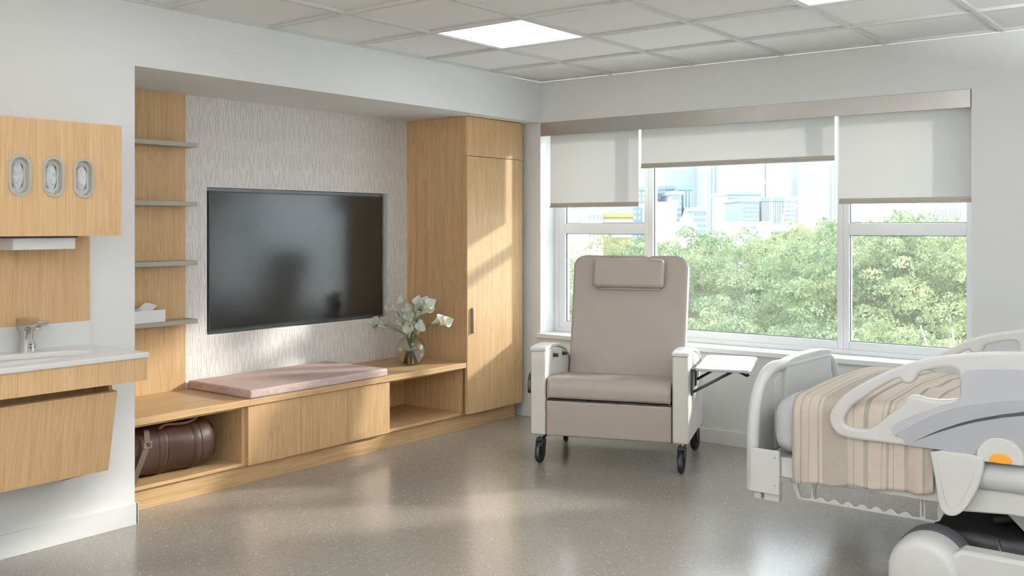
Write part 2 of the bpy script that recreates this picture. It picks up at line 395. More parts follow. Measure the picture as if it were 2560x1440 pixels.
struct('baseboard_left', B().box(0, .012, YB, -3.182, 0, .10).box(-.175, .012, -3.191, -3.179, 0, .10), 'wall', bev=.002)
struct('baseboard_window', B().box(-.17, XR, -.012, 0, 0, .092), 'wall', bev=.002)
struct('baseboard_right', B().box(XR - .012, XR, YB, -.012, 0, .092), 'wall')

# suspended ceiling: grid bars, one object per tile, light panels in some cells
T = .61; X0 = .588; Y0 = -.587
xs = [0, X0]; ys = [0, Y0]
while xs[-1] + T < XR: xs.append(xs[-1] + T)
while ys[-1] - T > YB: ys.append(ys[-1] - T)
xs.append(XR); ys.append(YB)
ceil = struct('ceiling', B().box(-.9, XR + .15, YB - .15, .3, H + .12, H + .2), 'white')
gb = B()
for x in xs[1:-1]: gb.box(x - .012, x + .012, YB, 0, H, H + .03)
obj('grid_bar_lengthwise', gb, 'tbar', ceil, kind='stuff')
gb = B()
for y in ys[1:-1]: gb.box(0, XR, y - .012, y + .012, H + .0005, H + .03)
gb.box(0, XR, -.018, 0, H + .0005, H + .03); gb.box(0, .018, YB, 0, H + .0006, H + .03)
obj('grid_bar_crosswise', gb, 'tbar', ceil, kind='stuff')
lights = {(a, b) for a in (1, 4, 7) for b in (2, 5, 8)}
tm = {}
for i in range(len(xs) - 1):
    for j in range(len(ys) - 1):
        if (i, j) in lights: continue
        wx, wy = xs[i + 1] - xs[i], ys[j] - ys[j + 1]
        key = (round(wx, 3), round(wy, 3))
        if key not in tm:
            tm[key] = mesh_from('ceiling_tile', B().box(-wx / 2 + .004, wx / 2 - .004, -wy / 2 + .004, wy / 2 - .004, 0, .012)); tm[key].materials.append(M['tile'])
        o = bpy.data.objects.new('ceiling_tile', tm[key]); C.objects.link(o); o.parent = ceil
        o.location = ((xs[i] + xs[i + 1]) / 2, (ys[j] + ys[j + 1]) / 2, H + .016)
LL = {(1, 2): 'square lit ceiling panel above the television niche side, nearest the room corner', (4, 2): 'square lit ceiling panel cut by the top edge of the picture, towards the window'}
for (i, j) in sorted(lights):
    cx, cy = (xs[i] + xs[i + 1]) / 2, (ys[j] + ys[j + 1]) / 2
    pos = LL.get((i, j), 'square ceiling lamp %s, %s, out of the picture' % (('niche side', 'middle', 'bed side')[(i - 1) // 3], ('near the window', 'half way back', 'by the rear wall')[(j - 2) // 3]))
    t = thing('ceiling_light', pos, 'ceiling light', (cx, cy, H), 0, 'lit ceiling panels')
    h = T / 2 - .013
    obj('light_frame', B().box(cx - h, cx + h, cy - h, cy - h + .012, H + .004, H + .03).box(cx - h, cx + h, cy + h - .012, cy + h, H + .004, H + .03).box(cx - h, cx - h + .012, cy - h, cy + h, H + .0041, H + .03).box(cx + h - .012, cx + h, cy - h, cy + h, H + .0041, H + .03), 'white', t)
    box('diffuser', cx - h + .012, cx + h - .012, cy - h + .012, cy + h - .012, H + .008, H + .014, 'lamp', t)

# unseen fill lights, added on the right and rear walls to brighten the ceiling
M['fill_emit'] = emis('added_fill_emission', (.93, .97, 1), FILL)
def ceiling_fill(x0, x1, y0, y1, label):
    t = thing('added_fill_light', label, 'added fill light', ((x0 + x1) / 2, (y0 + y1) / 2, 1.50), 0, 'added ceiling fill lights')
    b = B().box(x0, x1, y0, y1, 1.50, 1.515).box(x0, x0 + .01, y0, y1, 1.515, 1.58).box(x1 - .01, x1, y0, y1, 1.515, 1.58).box(x0, x1, y0, y0 + .01, 1.515, 1.58).box(x0, x1, y1 - .01, y1, 1.515, 1.58)
    obj('fill_housing', b, 'white', t); box('fill_emitter', x0 + .015, x1 - .015, y0 + .015, y1 - .015, 1.52, 1.545, 'fill_emit', t)
ceiling_fill(XR - .16, XR - .001, -6.6, -2.4, 'unseen fill strip added along the right wall to brighten the ceiling')
ceiling_fill(.4, 5.2, YB + .001, YB + .16, 'unseen fill strip added along the rear wall to brighten the ceiling')

# windows: frame, mullions, transoms, gaskets, panes
FY0, FY1 = .171, .245
def frame_box(b, x0, x1, z0, z1): b.box(x0, x1, FY0 + .012, FY1, z0, z1)
def window(nm, x0, x1, gx0, gx1, panes, trans):
    b = B(); frame_box(b, x0, gx0, .608, ZS); frame_box(b, gx1, x1, .608, ZS); frame_box(b, gx0, gx1, .608, panes[0][0]); frame_box(b, gx0, gx1, panes[-1][1], ZS)
    o = obj(nm, b, 'upvc', None, bev=.004); o['kind'] = 'structure'
    for a, c in trans: box('transom', gx0, gx1, FY0 + .012, FY1, a, c, 'upvc', o, bev=.004)
    for z0, z1 in panes:
        box('pane', gx0 - .004, gx1 + .004, .212, .216, z0 - .004, z1 + .004, 'glass', o)
        g = B(); k = .0035
        g.box(gx0 - .001, gx0 + k, .2, .212, z0, z1).box(gx1 - k, gx1 + .001, .2, .212, z0, z1).box(gx0, gx1, .2, .212, z0 - .001, z0 + k).box(gx0, gx1, .2, .212, z1 - k, z1 + .001)
        obj('gasket', g, 'gasket', o)
    return o
w1 = window('window_1', 0, .781, .087, .747, [(.685, 1.323), (1.396, 2.05)], [(1.323, 1.396)])
w2 = window('window_2', .781, 2.117, .815, 2.081, [(.685, 2.05)], [])
w3 = window('window_3', 2.117, WX, 2.153, 2.809, [(.685, 1.323), (1.396, 2.05)], [(1.323, 1.396)])
box('outer_frame_lip', 0, .030, FY0, .2, .608, ZS, 'upvc', w1, bev=.003)
box('outer_frame_lip', WX - .028, WX, FY0, .2, .608, ZS, 'upvc', w3, bev=.003)
for wo, a, b_ in ((w1, .030, .781), (w2, .781, 2.117), (w3, 2.117, WX - .028)):
    box('bottom_lip', a, b_, FY0, .2, .608, .637, 'upvc', wo, bev=.003)
struct('trim_1', B().box(-.022, WX + .022, -.03, .0, .578, .608).box(0, WX, 0, .185, .578, .6079), 'white', bev=.003)

# blinds
def blind(x0, x1, zb, label):
    t = thing('roller_blind', label, 'blind', (x0, .03, zb), 0, 'roller blinds in the window')
    box('blind_fabric', x0, x1, .0295, .0305, zb + .012, 2.06, 'blind', t)
    obj('hem_fold', B().box(x0, x1, .0275, .0325, zb + .008, zb + .032), 'hem', t, bev=.002)
    obj('hem_bar', B().tube([(x0 - .001, .03, zb + .007), (x1 + .001, .03, zb + .007)], .0075, 12, flat=1), 'hem', t)
    obj('roller', B().tube([(x0, .06, 2.08), (x1, .06, 2.08)], .022, 14), 'white', t)
blind(.066, .793, 1.509, 'left roller blind of off-white fabric, nearest the wardrobe')
blind(.812, 2.121, 1.763, 'wide centre roller blind pulled only a little way down')
blind(2.147, 2.869, 1.507, 'right roller blind of off-white fabric, above the bed end')
v = thing('blind_valance', 'long brushed metal valance across the top of the window', 'valance', (1.4, 0, 2.02))
obj('fascia', B().box(.001, WX - .004, -.002, .004, 2.021, 2.119), 'alu', v, bev=.001)
obj('end_cap', B().box(WX - .004, WX - .0005, -.002, .12, 2.021, 2.119), 'black', v)

# ------------------------------------------------------------------ niche joinery
PX = XN
t = thing('wood_wall_panel', 'tall oak wall panel behind the four niche shelves', 'wall panel', (PX, -2.8, .46))
box('panel_board', PX, PX + .012, YN, -2.456, .46, ZS, 'wood', t)
for z, s in ((1.84, 'topmost taupe floating shelf on the oak niche panel'), (1.514, 'second taupe floating shelf from the top on the oak panel'), (1.186, 'third taupe floating shelf from the top on the oak panel'), (.862, 'lowest taupe floating shelf, holding the white tissue box')):
    tag(obj('floating_shelf', B().box(PX + .012, -.571, YN, -2.456, z - .025, z), 'taupe', bev=.001), s, 'shelf', 'floating shelves in the niche')
BX = -.125
tag(obj('oak_worktop', B().box(PX, BX, YN, -2.446, .425, .46).box(PX, BX, -2.4455, -.645, .425, .46), 'woodh', bev=.0015), 'long oak bench top running through the niche under the television', 'worktop')
tag(obj('plinth', B().box(PX, -.19, YN + .001, -.055, 0, .104), 'woodh'), 'recessed oak plinth along the floor under bench and wardrobe', 'plinth')
def cubby(y0, y1, label):
    t = thing('open_cubby', label, 'cabinet', (-.42, (y0 + y1) / 2, .104)); k = .018
    box('side_panel', PX + .012, -.16, y0, y0 + k, .104, .4245, 'wood', t); box('side_panel', PX + .012, -.16, y1 - k, y1, .104, .4245, 'wood', t)
    box('bottom_panel', PX + .012, -.16, y0 + k, y1 - k, .104, .122, 'woodh', t); box('back_panel', PX, PX + .012, y0, y1, .104, .4245, 'wood', t)
    box('top_panel', PX + .012, -.165, y0 + k, y1 - k, .408, .4245, 'woodh', t)
cubby(YN + .003, -2.455, 'open oak cubby of the bench holding the brown leather bag')
cubby(-1.385, -.668, 'empty open oak cubby of the bench next to the wardrobe')
t = thing('door_cabinet', 'oak bench cabinet with three plain doors below the pink cushion', 'cabinet', (-.42, -1.92, .104))
box('carcass', PX, -.162, -2.4535, -1.386, .1045, .4245, 'wood', t)
for a, b_ in ((-2.445, -2.0865), (-2.0835, -1.7355), (-1.7325, -1.386)):
    box('door', -.160, -.140, a, b_, .105, .421, 'wood', t, bev=.001)
t = thing('wardrobe', 'tall oak wardrobe at the right end of the niche', 'wardrobe', (-.42, -.35, .104))
box('carcass', PX, -.142, -.645, -.053, .1045, ZS - .001, 'wood', t)
d = box('door', -.140, -.120, -.672, -.057, .110, 1.849, 'wood', t, bev=.001)
box('upper_door', -.140, -.120, -.672, -.057, 1.853, ZS - .004, 'wood', t, bev=.001)
obj('handle', B().box(-.1195, -.098, -.630, -.624, .653, .825).box(-.1195, -.106, -.6235, -.6155, .653, .825), 'steel', d, bev=.001)
# television in its recess
t = thing('television', 'large black wall television set in the wallpapered niche', 'television', (-.72, -1.57, .76))
ty0, ty1, tz0, tz1 = -2.278, -.866, .762, 1.583
obj('tv_casing', B().box(-.785, -.728, ty0, ty1, tz0, tz1), 'tvframe', t, bev=.002)
box('screen', -.7275, -.7265, ty0 + .008, ty1 - .008, tz0 + .012, tz1 - .008, 'screen', t)
fb = B().box(-.7279, -.724, ty0, ty0 + .008, tz0, tz1).box(-.7279, -.724, ty1 - .008, ty1, tz0, tz1).box(-.7279, -.724, ty0 + .008, ty1 - .008, tz1 - .008, tz1).box(-.7279, -.724, ty0 + .008, ty1 - .008, tz0, tz0 + .012)
obj('bezel', fb, 'tvframe', t)
# cushion
cu = B()
def rbox_grid(x0, x1, y0, y1, z0, z1, e=.012, n=14, crown=.004):
    pass
o = obj('bench_cushion', B().box(-.68, BX + .005, -2.447, -1.422, .4605, .508), 'cushion', bev=.010, seg=4)
tag(o, 'flat pink patterned seat cushion lying on the oak bench', 'cushion')
# tissue box on the lowest shelf
t = thing('tissue_box', 'low white tissue box on the lowest niche shelf', 'tissue box', (-.63, -2.8, .862))
tb = outline([rrect(-.682, -.574, -2.935, -2.655, .006), rrect(-.678, -.578, -2.931, -2.659, .004)], .066, 0, 'z', .8955)
fin('box_shell', tb, 'white', t)
box('box_insert', -.677, -.579, -2.930, -2.660, .864, .920, 'bedgrey2', t)
def tis(u, v_):
    a = (u - .5) * .17; r = .008 + .020 * v_
    return (-.628 + math.sin(u * 14) * .010 * v_ + (v_ - .5) * .015 * math.sin(u * 5), -2.80 + a * (1 + .5 * v_), .918 + v_ * (.024 + .014 * math.sin(u * 9 + 1) + .012 * u))
obj('tissue', B().grid(tis, 24, 8), 'tissue', t, ang=80, solid=.001)

# ------------------------------------------------------------------ left wall: wall cabinet, panel, sink unit
t = thing('glove_cabinet', 'oak wall cabinet above the sink with three oval glove openings', 'wall cabinet', (.15, -4.0, 1.338))
cy = (-3.864, -3.730, -3.603); cz = (1.576, 1.576, 1.575)
dm = outline([[(-4.75, 1.338), (-3.435, 1.338), (-3.435, 1.803), (-4.75, 1.803)]] + [stadium(y, z, .036, .073) for y, z in zip(cy, cz)], .018, 0, 'x', .291)
fin('front_panel', dm, 'wood', t)
obj('cabinet_body', B().box(.0005, .282, -3.453, -3.435, 1.338, 1.803).box(.0005, .282, -4.75, -4.732, 1.338, 1.803).box(.0005, .282, -4.732, -3.453, 1.785, 1.803).box(.0005, .282, -4.732, -3.453, 1.338, 1.352).box(.0005, .012, -4.732, -3.453, 1.352, 1.785), 'wood', t)
for y, z in zip(cy, cz):
    rm = outline([stadium(y, z, .0455, .0825), stadium(y, z, .0335, .0705)], .004, .001, 'x', .3022)
    rg = fin('holder_ring', rm, 'taupe', t)
    fin('ring_sleeve', outline([stadium(y, z, .0358, .0728), stadium(y, z, .0325, .0695)], .020, 0, 'x', .2905), 'taupe', rg)
for (y, z, s) in zip(cy, cz, ('leftmost of the three glove boxes showing through the oak cabinet front', 'middle of the three glove boxes showing through the oak cabinet front', 'rightmost of the three glove boxes showing through the oak cabinet front')):
    g = thing('glove_box', s, 'glove box', (.2, y, z - .11), 0, 'glove boxes in the wall cabinet')
    fm = outline([rrect(y - .055, y + .055, z - .12, z + .12, .004), stadium(y, z, .022, .052)], .002, 0, 'x', .279)
    fin('box_front', fm, 'glovebox', g)
    obj('box_body', B().box(.10, .262, y - .055, y + .055, z - .12, z + .12), 'glovebox', g)
    def film(u, v_, y=y, z=z):
        a = 2 * math.pi * u; r = v_
        yy, zz = math.cos(a) * .0235 * r, math.sin(a) * .054 * r
        from mathutils import noise as mn
        n_ = mn.turbulence(Vector((yy * 45 + y * 9, zz * 30, y * 7)), 3, True) * .011
        return (.2785 + (1 - r ** 4) * .003 + n_ * (1 - r ** 6), y + yy, z + zz)
    obj('glove', B().grid(film, 44, 16, True), 'film', g, ang=22)
t = thing('towel_dispenser', 'white paper towel tray projecting under the oak wall cabinet', 'towel dispenser', (.2, -3.73, 1.283))
box('dispenser_mount', .13, .245, -3.9, -3.60, 1.331, 1.3378, 'black', t); box('towel_tray', .12, .235, -3.86, -3.603, 1.283, 1.331, 'white', t, bev=.003)
tag(box('oak_backsplash', .0003, .02, -4.9, -3.421, .961, 1.3375, 'wood'), 'oak splash panel on the wall between sink and wall cabinet', 'wall panel')
t = thing('sink_counter', 'white counter with an oval integrated basin under the faucet', 'sink', (.25, -4.1, .836))
EL = [(.272 + .152 * math.cos(R(a)), -3.95 + .41 * math.sin(R(a))) for a in range(0, 360, 8)]
fin('countertop', outline([[(.0, -4.9), (.49, -4.9), (.49, -3.427), (.0, -3.427)], EL], .022, .0015, 'z', .847), 'solid', t)
def bowl(u, v_):
    a = 2 * math.pi * u; r = math.cos(v_ * math.pi / 2) ** .55
    return (.272 + .158 * r * math.cos(a), -3.95 + .416 * r * math.sin(a), .8358 - .10 * math.sin(v_ * math.pi / 2) ** .9)
obj('basin', B().grid(bowl, 48, 14, True), 'solid', t, ang=60)
box('splashback', .0003, .02, -4.9, -3.421, .858, .9605, 'solid', t)
t = thing('vanity', 'oak vanity apron with a slanted access panel under the sink', 'vanity', (.2, -4.1, .37))
obj('apron', B().box(.462, .481, -4.9, -3.4285, .742, .8355).box(.0003, .462, -3.447, -3.4285, .742, .8355), 'wood', t)
obj('underside', B().box(.0003, .462, -4.9, -3.447, .742, .752), 'wood', t)
ck = [(.0003, .7415), (.392, .7415), (.378, .735), (.370, .720), (.376, .706), (.392, .700), (.398, .695), (.328, .368), (.0003, .27)]
obj('cheek', B().prism(ck, 'y', -3.538, -3.521), 'wood', t)
ap = obj('access_panel', B().box(-.0175, 0, -.8, .58, 0, .3415), 'wood', t, bev=.001, local=True)
ap.location = (.343 - .2, 0, .366 - .37); ap.rotation_euler = (0, math.atan2(.069, .336), 0)
obj('back_board', B().box(.25, .26, -4.9, -3.54, .40, .7415), 'wood', t)
# faucet
fx, fy = .062, -3.722
t = thing('faucet', 'chrome sensor faucet at the back of the basin', 'faucet', (fx, fy, .858))
def fbody(u, v_):
    a = 2 * math.pi * u; z = .858 + .118 * v_
    k = 1 - .16 * math.sin(v_ * math.pi) ** 1.0; hx = .031 * k + .006 * v_; hy = .024 * k
    ca, sa = math.cos(a), math.sin(a); s = lambda q: math.copysign(abs(q) ** .6, q)
    return (fx + hx * s(ca) - .0 * v_, fy + hy * s(sa), z)
bb = B().grid(fbody, 32, 14, True); obj('body', bb, 'chrome', t, ang=60)
sp = [(-.036, .09), (-.034, .130), (-.026, .1395), (.03, .140), (.09, .133), (.150, .134), (.146, .124), (.118, .108), (.085, .104), (.05, .108), (.032, .098), (.028, .085)]
obj('spout', B().prism([(fx + a, .858 + b_) for a, b_ in sp], 'y', fy - .0245, fy + .0245), 'chrome', t, bev=.006, seg=4)
obj('aerator', B().lathe([(.011, 0), (.011, .012), (.008, .012)], (fx + .100, fy, .858 + .094)), 'chrome', t)
fpm = outline([[(fy - .012, .862), (fy + .012, .862), (fy + .010, .90), (fy + .006, .925), (fy + .013, .955), (fy - .013, .955), (fy - .006, .925), (fy - .010, .90)]], .003, .001, 'x', fx + .0285); fin('front_plate', fpm, 'steel', t)
for z in (.874, .888): obj('sensor', B().lathe([(.0032, 0), (.0032, .0035)], (fx + .0298, fy + .002, z), 'x', 14), 'black', t)
k = B().lathe([(.008, 0), (.009, .004), (.009, .016), (.006, .018)], (fx, fy + .019, .878), 'y', 18); kn = obj('temperature_knob', k, 'chrome', t); obj('knob_lever', B().tube([(fx, fy + .030, .885), (fx + .004, fy + .033, .898)], .0025, 8), 'chrome', kn)

# ------------------------------------------------------------------ duffel bag in the left cubby
t = thing('duffel_bag', 'brown leather duffel bag lying in the open cubby of the bench', 'bag', (-.36, -2.83, .122))
BC = (-.355, .250); BL0, BL1 = -3.125, -2.548
def bagp(u, v_, off=0, y=None):
    a = 2 * math.pi * u; s = (v_ - .5) * 2
    k = max(0., 1 - abs(s) ** 7) ** .5 * .93 + .07 if abs(s) < 1 else .0
    ca, sa = math.cos(a), math.sin(a); e = lambda q: math.copysign(abs(q) ** .8, q)
    sag = .010 * math.sin(s * 3) + .006 * math.sin(a * 3 + s * 5) * (1 - abs(s))
    rx = .142 * k + off + sag; rz = .127 * k + off + sag * .5
    z = BC[1] + rz * e(sa)
    return (BC[0] + rx * e(ca), (BL0 + BL1) / 2 + (BL1 - BL0) / 2 * s, max(z, .1225))
obj('bag_body', B().grid(lambda u, v_: bagp(u, 1e-3 + v_ * .998), 56, 60, True), 'leather', t, ang=70)
def vof(y): return ((y - (BL0 + BL1) / 2) / ((BL1 - BL0) / 2) + 1) / 2
for y0 in (-2.892, -2.705):
    bnd = obj('leather_band', B().grid(lambda u, v_, y0=y0: bagp(u, vof(y0 + (v_ - .5) * .042), .0034 if 0 < v_ < 1 else .0), 56, 6, True), 'leather', t, ang=40)
    for e_ in (-.0225, .0225): obj('band_seam', B().tube([bagp(i / 48, vof(y0 + e_), .0014) for i in range(49)], .0010, 5, cap=False), 'leather', bnd)
obj('end_seam', B().tube([bagp(i / 40, vof(-2.585), .0015) for i in range(41)], .0022, 6, cap=False), 'leather', t)
obj('end_seam', B().tube([bagp(i / 40, vof(-3.05), .0015) for i in range(41)], .0022, 6, cap=False), 'leather', t)
obj('zip', B().box(-.36, -.35, -3.05, -2.62, .374, .3795), 'blackm', t)
def arc(y0, y1, x0, dz, dx, n=22):
    return [(x0 + dx * math.sin(math.pi * i / n), y0 + (y1 - y0) * (i / n), .362 + dz * math.sin(math.pi * i / n) ** .5) for i in range(n + 1)]
obj('carry_handle', B().tube(chaikin([(-.272, -2.892, .335), (-.262, -2.895, .362), (-.250, -2.87, .382), (-.238, -2.80, .372), (-.235, -2.74, .374), (-.240, -2.695, .388), (-.258, -2.675, .397), (-.272, -2.70, .375), (-.276, -2.706, .338)], 3, False), .0075, 10), 'handle_leather', t)
obj('carry_handle', B().tube(chaikin([(-.43, -2.892, .345), (-.44, -2.87, .385), (-.45, -2.80, .396), (-.44, -2.73, .388), (-.43, -2.705, .345)], 3, False), .0075, 10), 'handle_leather', t)
for y in (-2.892, -2.705):
    obj('handle_ring', B().tube([(-.270 + .012 * math.cos(R(a)), y + .014 * math.sin(R(a)), .345) for a in range(0, 361, 30)], .0028, 6), 'steel', t)
def ribbon(path, w_, th, nrm):
    b = B(); P = [Vector(p) for p in path]; N = Vector(nrm)
    vs = []
    for i, p in enumerate(P):
        d = (P[min(i + 1, len(P) - 1)] - P[max(i - 1, 0)]).normalized(); sd = d.cross(N).normalized() * w_ / 2; n_ = N.normalized() * th / 2
        vs += [p - sd - n_, p + sd - n_, p + sd + n_, p - sd + n_]
    fs = [(4 * i + k, 4 * i + (k + 1) % 4, 4 * i + 4 + (k + 1) % 4, 4 * i + 4 + k) for i in range(len(P) - 1) for k in range(4)] + [(3, 2, 1, 0), tuple(4 * (len(P) - 1) + k for k in range(4))]
    return b.add(vs, fs)
obj('shoulder_strap', ribbon(chaikin([(-.235, -2.985, .372), (-.222, -2.99, .345), (-.208, -2.998, .30), (-.204, -3.02, .25), (-.202, -3.05, .19), (-.205, -3.075, .128)], 2, False), .030, .003, (1, 0, 0)), 'strap', t)
bk = outline([rrect(-3.018, -2.976, .287, .322, .008), rrect(-3.012, -2.982, .293, .316, .005)], .004, .001, 'x', -.2005); fin('strap_buckle', bk, 'chrome', t)

# ------------------------------------------------------------------ vase with calla lilies
VX, VY, VZ = -.35, -.977, .461
t = thing('glass_vase', 'round clear glass vase of water on the bench top', 'vase', (VX, VY, VZ))
rc, zc = .101, .094
def ball(r, a0, a1, n): return [(max(r * math.cos(R(a0 + (a1 - a0) * i / n)), .0001), zc + r * math.sin(R(a0 + (a1 - a0) * i / n))) for i in range(n + 1)]
prof = [(.0001, .0008)] + [(p[0], max(p[1], .0008)) for p in ball(rc, -68, 62, 26)] + [(.043, .186), (.041, .186)] + ball(rc - .003, 63, -66, 26) + [(.0001, .006)]
obj('vase_glass', B().lathe(prof, (VX, VY, VZ), n=48), 'vase', t, ang=60)
wl = ball(rc - .0045, -64, 5, 20); obj('vase_water', B().lathe([(.0001, .0075)] + wl + [(.0001, wl[-1][1])], (VX, VY, VZ), n=48), 'water', t, ang=50)
tips = [(-.222, -.171, .756), (-.203, -.157, .740), (-.136, -.105, .850), (-.057, -.044, .915), (.044, .034, .910), (.081, .063, .905), (.123, .095, .885), (.111, .085, .845), (.216, .166, .759), (.027, .021, .790), (.015, -.045, .742), (.080, .020, .745), (-.025, -.02, .868), (-.067, -.052, .828), (.006, -.03, .825), (-.12, -.06, .77), (.17, .16, .775), (.04, .06, .865)]
RV = Vector((.7919, .6107, 0)); FV = Vector((-.6107, .7919, 0))
lab = ['lily lowest at the far left, in front of the television edge', 'lily second lowest at the left, pointing to the television', 'slim lily reaching up at the left above the television corner', 'tallest lily at the top left of the bunch', 'tall lily at the top right, standing upright', 'lily at the top right beside the tallest upright one', 'lily pointing to the upper right of the bunch', 'open lily right of the centre with a yellow spadix in view', 'lily reaching farthest to the right in the vase bunch', 'small upright lily just above the middle of the bunch', 'small sunlit lily low in the middle, opened towards the room', 'bright sunlit lily low on the right side of the bunch', 'lily below the tallest one at the left', 'pale closed lily left of the bunch centre', 'large open lily in the centre of the bunch', 'greenish lily behind the lowest left ones', 'lily behind the one reaching farthest right', 'lily in the upper middle at the back of the bunch']
for i, (dx, dy, z) in enumerate(tips):
    tip = Vector((VX + dx, VY + dy, z)); side = dx * RV.x + dy * RV.y
    tip += FV * rng.uniform(-.02, .02)
    base = Vector((VX - dx * .22 + rng.uniform(-.02, .02), VY - dy * .22 + rng.uniform(-.02, .02), VZ + .016)); base -= RV * side * .1
    bo = Vector((base.x - VX, base.y - VY, 0)); bo = bo * min(1, .040 / max(bo.length, 1e-4)); base = Vector((VX + bo.x, VY + bo.y, base.z))
    neck = Vector((VX + dx * .10 + rng.uniform(-.012, .012), VY + dy * .10 + rng.uniform(-.012, .012), VZ + .19))
    no = Vector((neck.x - VX, neck.y - VY, 0)); no = no * min(1, .026 / max(no.length, 1e-4)); neck = Vector((VX + no.x, VY + no.y, neck.z))
    out = Vector((dx, dy, 0)); L = .100 + .012 * rng.uniform(-1, 1)
    ddir = (Vector((dx, dy, .10 + .02 * rng.uniform(-1, 1))) if abs(side) > .12 else Vector((dx * .8, dy * .8, .16))).normalized()
    fb_ = tip - ddir * L
    ctrl = [base, (base + neck) / 2, neck - Vector((0, 0, .03)), neck, neck + (fb_ - neck) * .5 + Vector((0, 0, .012)), fb_]
    q = thing('calla_lily', 'white calla ' + lab[i], 'flower', tuple(base), 0, 'calla lilies in the glass vase')
    obj('stem', B().tube(chaikin([tuple(p) for p in ctrl], 2, False), .0032, 7), 'stem', q)
    # spathe: a rolled funnel opening towards the viewer side, drawn out to a point on one side
    e3 = ddir; face = (-FV + Vector((rng.uniform(-.5, .5), rng.uniform(-.5, .5), .35))); e1 = (face - e3 * face.dot(e3)).normalized(); e2 = e3.cross(e1)
    def sp_(u, v_, fb_=fb_, e1=e1, e2=e2, e3=e3, L=L):
        a = (u - .5) * 2 * math.pi * .98           # a=0 is the back (the side with the tip)
        back = (math.cos(a) + 1) / 2
        ln = L * (.52 + .58 * back ** 1.8)
        h = v_ * ln; r = .0035 + .031 * (v_ ** 1.35) * (1 + .15 * math.cos(a * 2))
        if back > .9: r *= 1 + .15 * v_
        flare = .010 * max(0, v_ - .75) / .25
        tipin = max(0, (v_ - .8) / .2) * (back ** 4)
        r2 = r + flare * (1 - back ** 6)
        return tuple(fb_ + e3 * h + (-e1 * math.cos(a) + e2 * math.sin(a) * (1 - .8 * tipin)) * r2 * (1 - .25 * tipin))
    obj('petal', B().grid(sp_, 22, 9), 'petal', q, ang=80, solid=.0008)
    obj('spadix', B().tube([tuple(fb_ + e3 * s_) for s_ in (.012, .03, .048, .052)], [.0032, .0034, .003, .0012], 8), 'spadix', q)

# ------------------------------------------------------------------ recliner chair
ch = thing('recliner_chair', 'taupe vinyl recliner with cream arms on black casters by the window', 'chair', (1.168, -.941, 0), R(20))
L_ = dict(local=True)
arm = [(-.05, .17)] + [(-.05, .655), (.02, .660), (.15, .660), (.25, .650), (.34, .632), (.42, .608), (.49, .572), (.55, .528), (.60, .475), (.632, .42), (.636, .36), (.636, .26), (.630, .225), (.60, .185), (.555, .17)]
capp = [(-.054, .655), (-.054, .672), (-.045, .6765), (.05, .682), (.15, .681), (.25, .672), (.34, .653), (.42, .629), (.49, .592), (.55, .548), (.59, .505), (.583, .492), (.545, .532), (.485, .576), (.415, .612), (.335, .636), (.25, .653), (.15, .661), (.02, .661)]
for s in (-1, 1):
    a, b_ = (s * .365, s * .455)
    am = obj('arm', B().prism(arm, 'x', min(a, b_), max(a, b_)), 'cream', ch, bev=.012, seg=4, **L_)
    obj('arm_cap', B().prism(capp, 'x', min(a, b_) - .002, max(a, b_) + .003), 'capw', am, bev=.004, seg=3, **L_)
seatp = [(-.048, .374), (-.056, .43), (-.050, .478), (-.028, .499), (.0, .505), (.08, .503), (.25, .492), (.46, .470), (.47, .40), (.46, .374)]
se = obj('seat', B().prism(chaikin(seatp, 1), 'x', -.357, .357), 'vinyl', ch, bev=.016, seg=4, **L_)
for s in (-1, 1):
    obj('seat_piping', B().tube([(s * .351, y - .003, z + .001) for y, z in ((-.042, .382), (-.056, .43), (-.050, .47), (-.034, .492), (-.01, .500), (.08, .500), (.25, .490), (.42, .472))], .0028, 6), 'piping', se, **L_)
obj('footrest_panel', B().box(-.360, .360, -.050, -.012, .172, .3715), 'vinyl', ch, bev=.008, seg=3, **L_)
obj('chassis', B().box(-.364, .364, .0, .60, .165, .375).box(-.36, .36, -.015, .0, .18, .37), 'black', ch, **L_)
# back: pad, shell, headrest in a tilted plane
lean = R(13.0); o0 = Vector((0, .462, .43)); dn = Vector((0, math.sin(lean), math.cos(lean))); nn = Vector((0, -math.cos(lean), math.sin(lean)))
def backmap(me):   # outline made in x-z plane at y -> tilt it
    for v_ in me.vertices:
        x, y, z = v_.co; p = o0 + dn * z - nn * y; bulge = .012 * math.sin(min(max(z / .78, 0), 1) * math.pi)
        v_.co = (x, p.y, p.z)
    me.update(); return me
def ptop(w0, w1, s0, s1, r):
    p = [(-w0, s0), (w0, s0)]
    for k in range(9): t_ = R(90 * k / 8); p.append((w1 - r + r * math.cos(t_), s1 - r + r * math.sin(t_)))
    for k in range(9): t_ = R(90 + 90 * k / 8); p.append((-w1 + r + r * math.cos(t_), s1 - r + r * math.sin(t_)))
    return p
bp_ = fin('backrest', backmap(outline([ptop(.357, .362, 0, .779, .075)], .05, .016, 'y', .018, 4)), 'vinyl', ch, **L_)
fin('back_shell', backmap(outline([ptop(.358, .363, -.02, .781, .077)], .05, .010, 'y', .066, 3)), 'cream', ch, **L_)
pp = ptop(.356, .361, .03, .778, .074)[1:]
bpts = []
for (x, z) in pp: p = o0 + dn * z - nn * (.0); bpts.append((x, p.y + .003, p.z + 0))
obj('back_piping', B().tube(bpts, .003, 6), 'piping', bp_, **L_)
hm = backmap(outline([rrect(-.224, .224, .570, .752, .025)], .062, .020, 'y', -.034, 4)); hr = fin('headrest', hm, 'vinyl', ch, **L_)
hp = []
for (x, z) in rrect(-.219, .219, .575, .747, .022) + [(.219, .725)]: p = o0 + dn * z - nn * (-.055); hp.append((x, p.y, p.z))
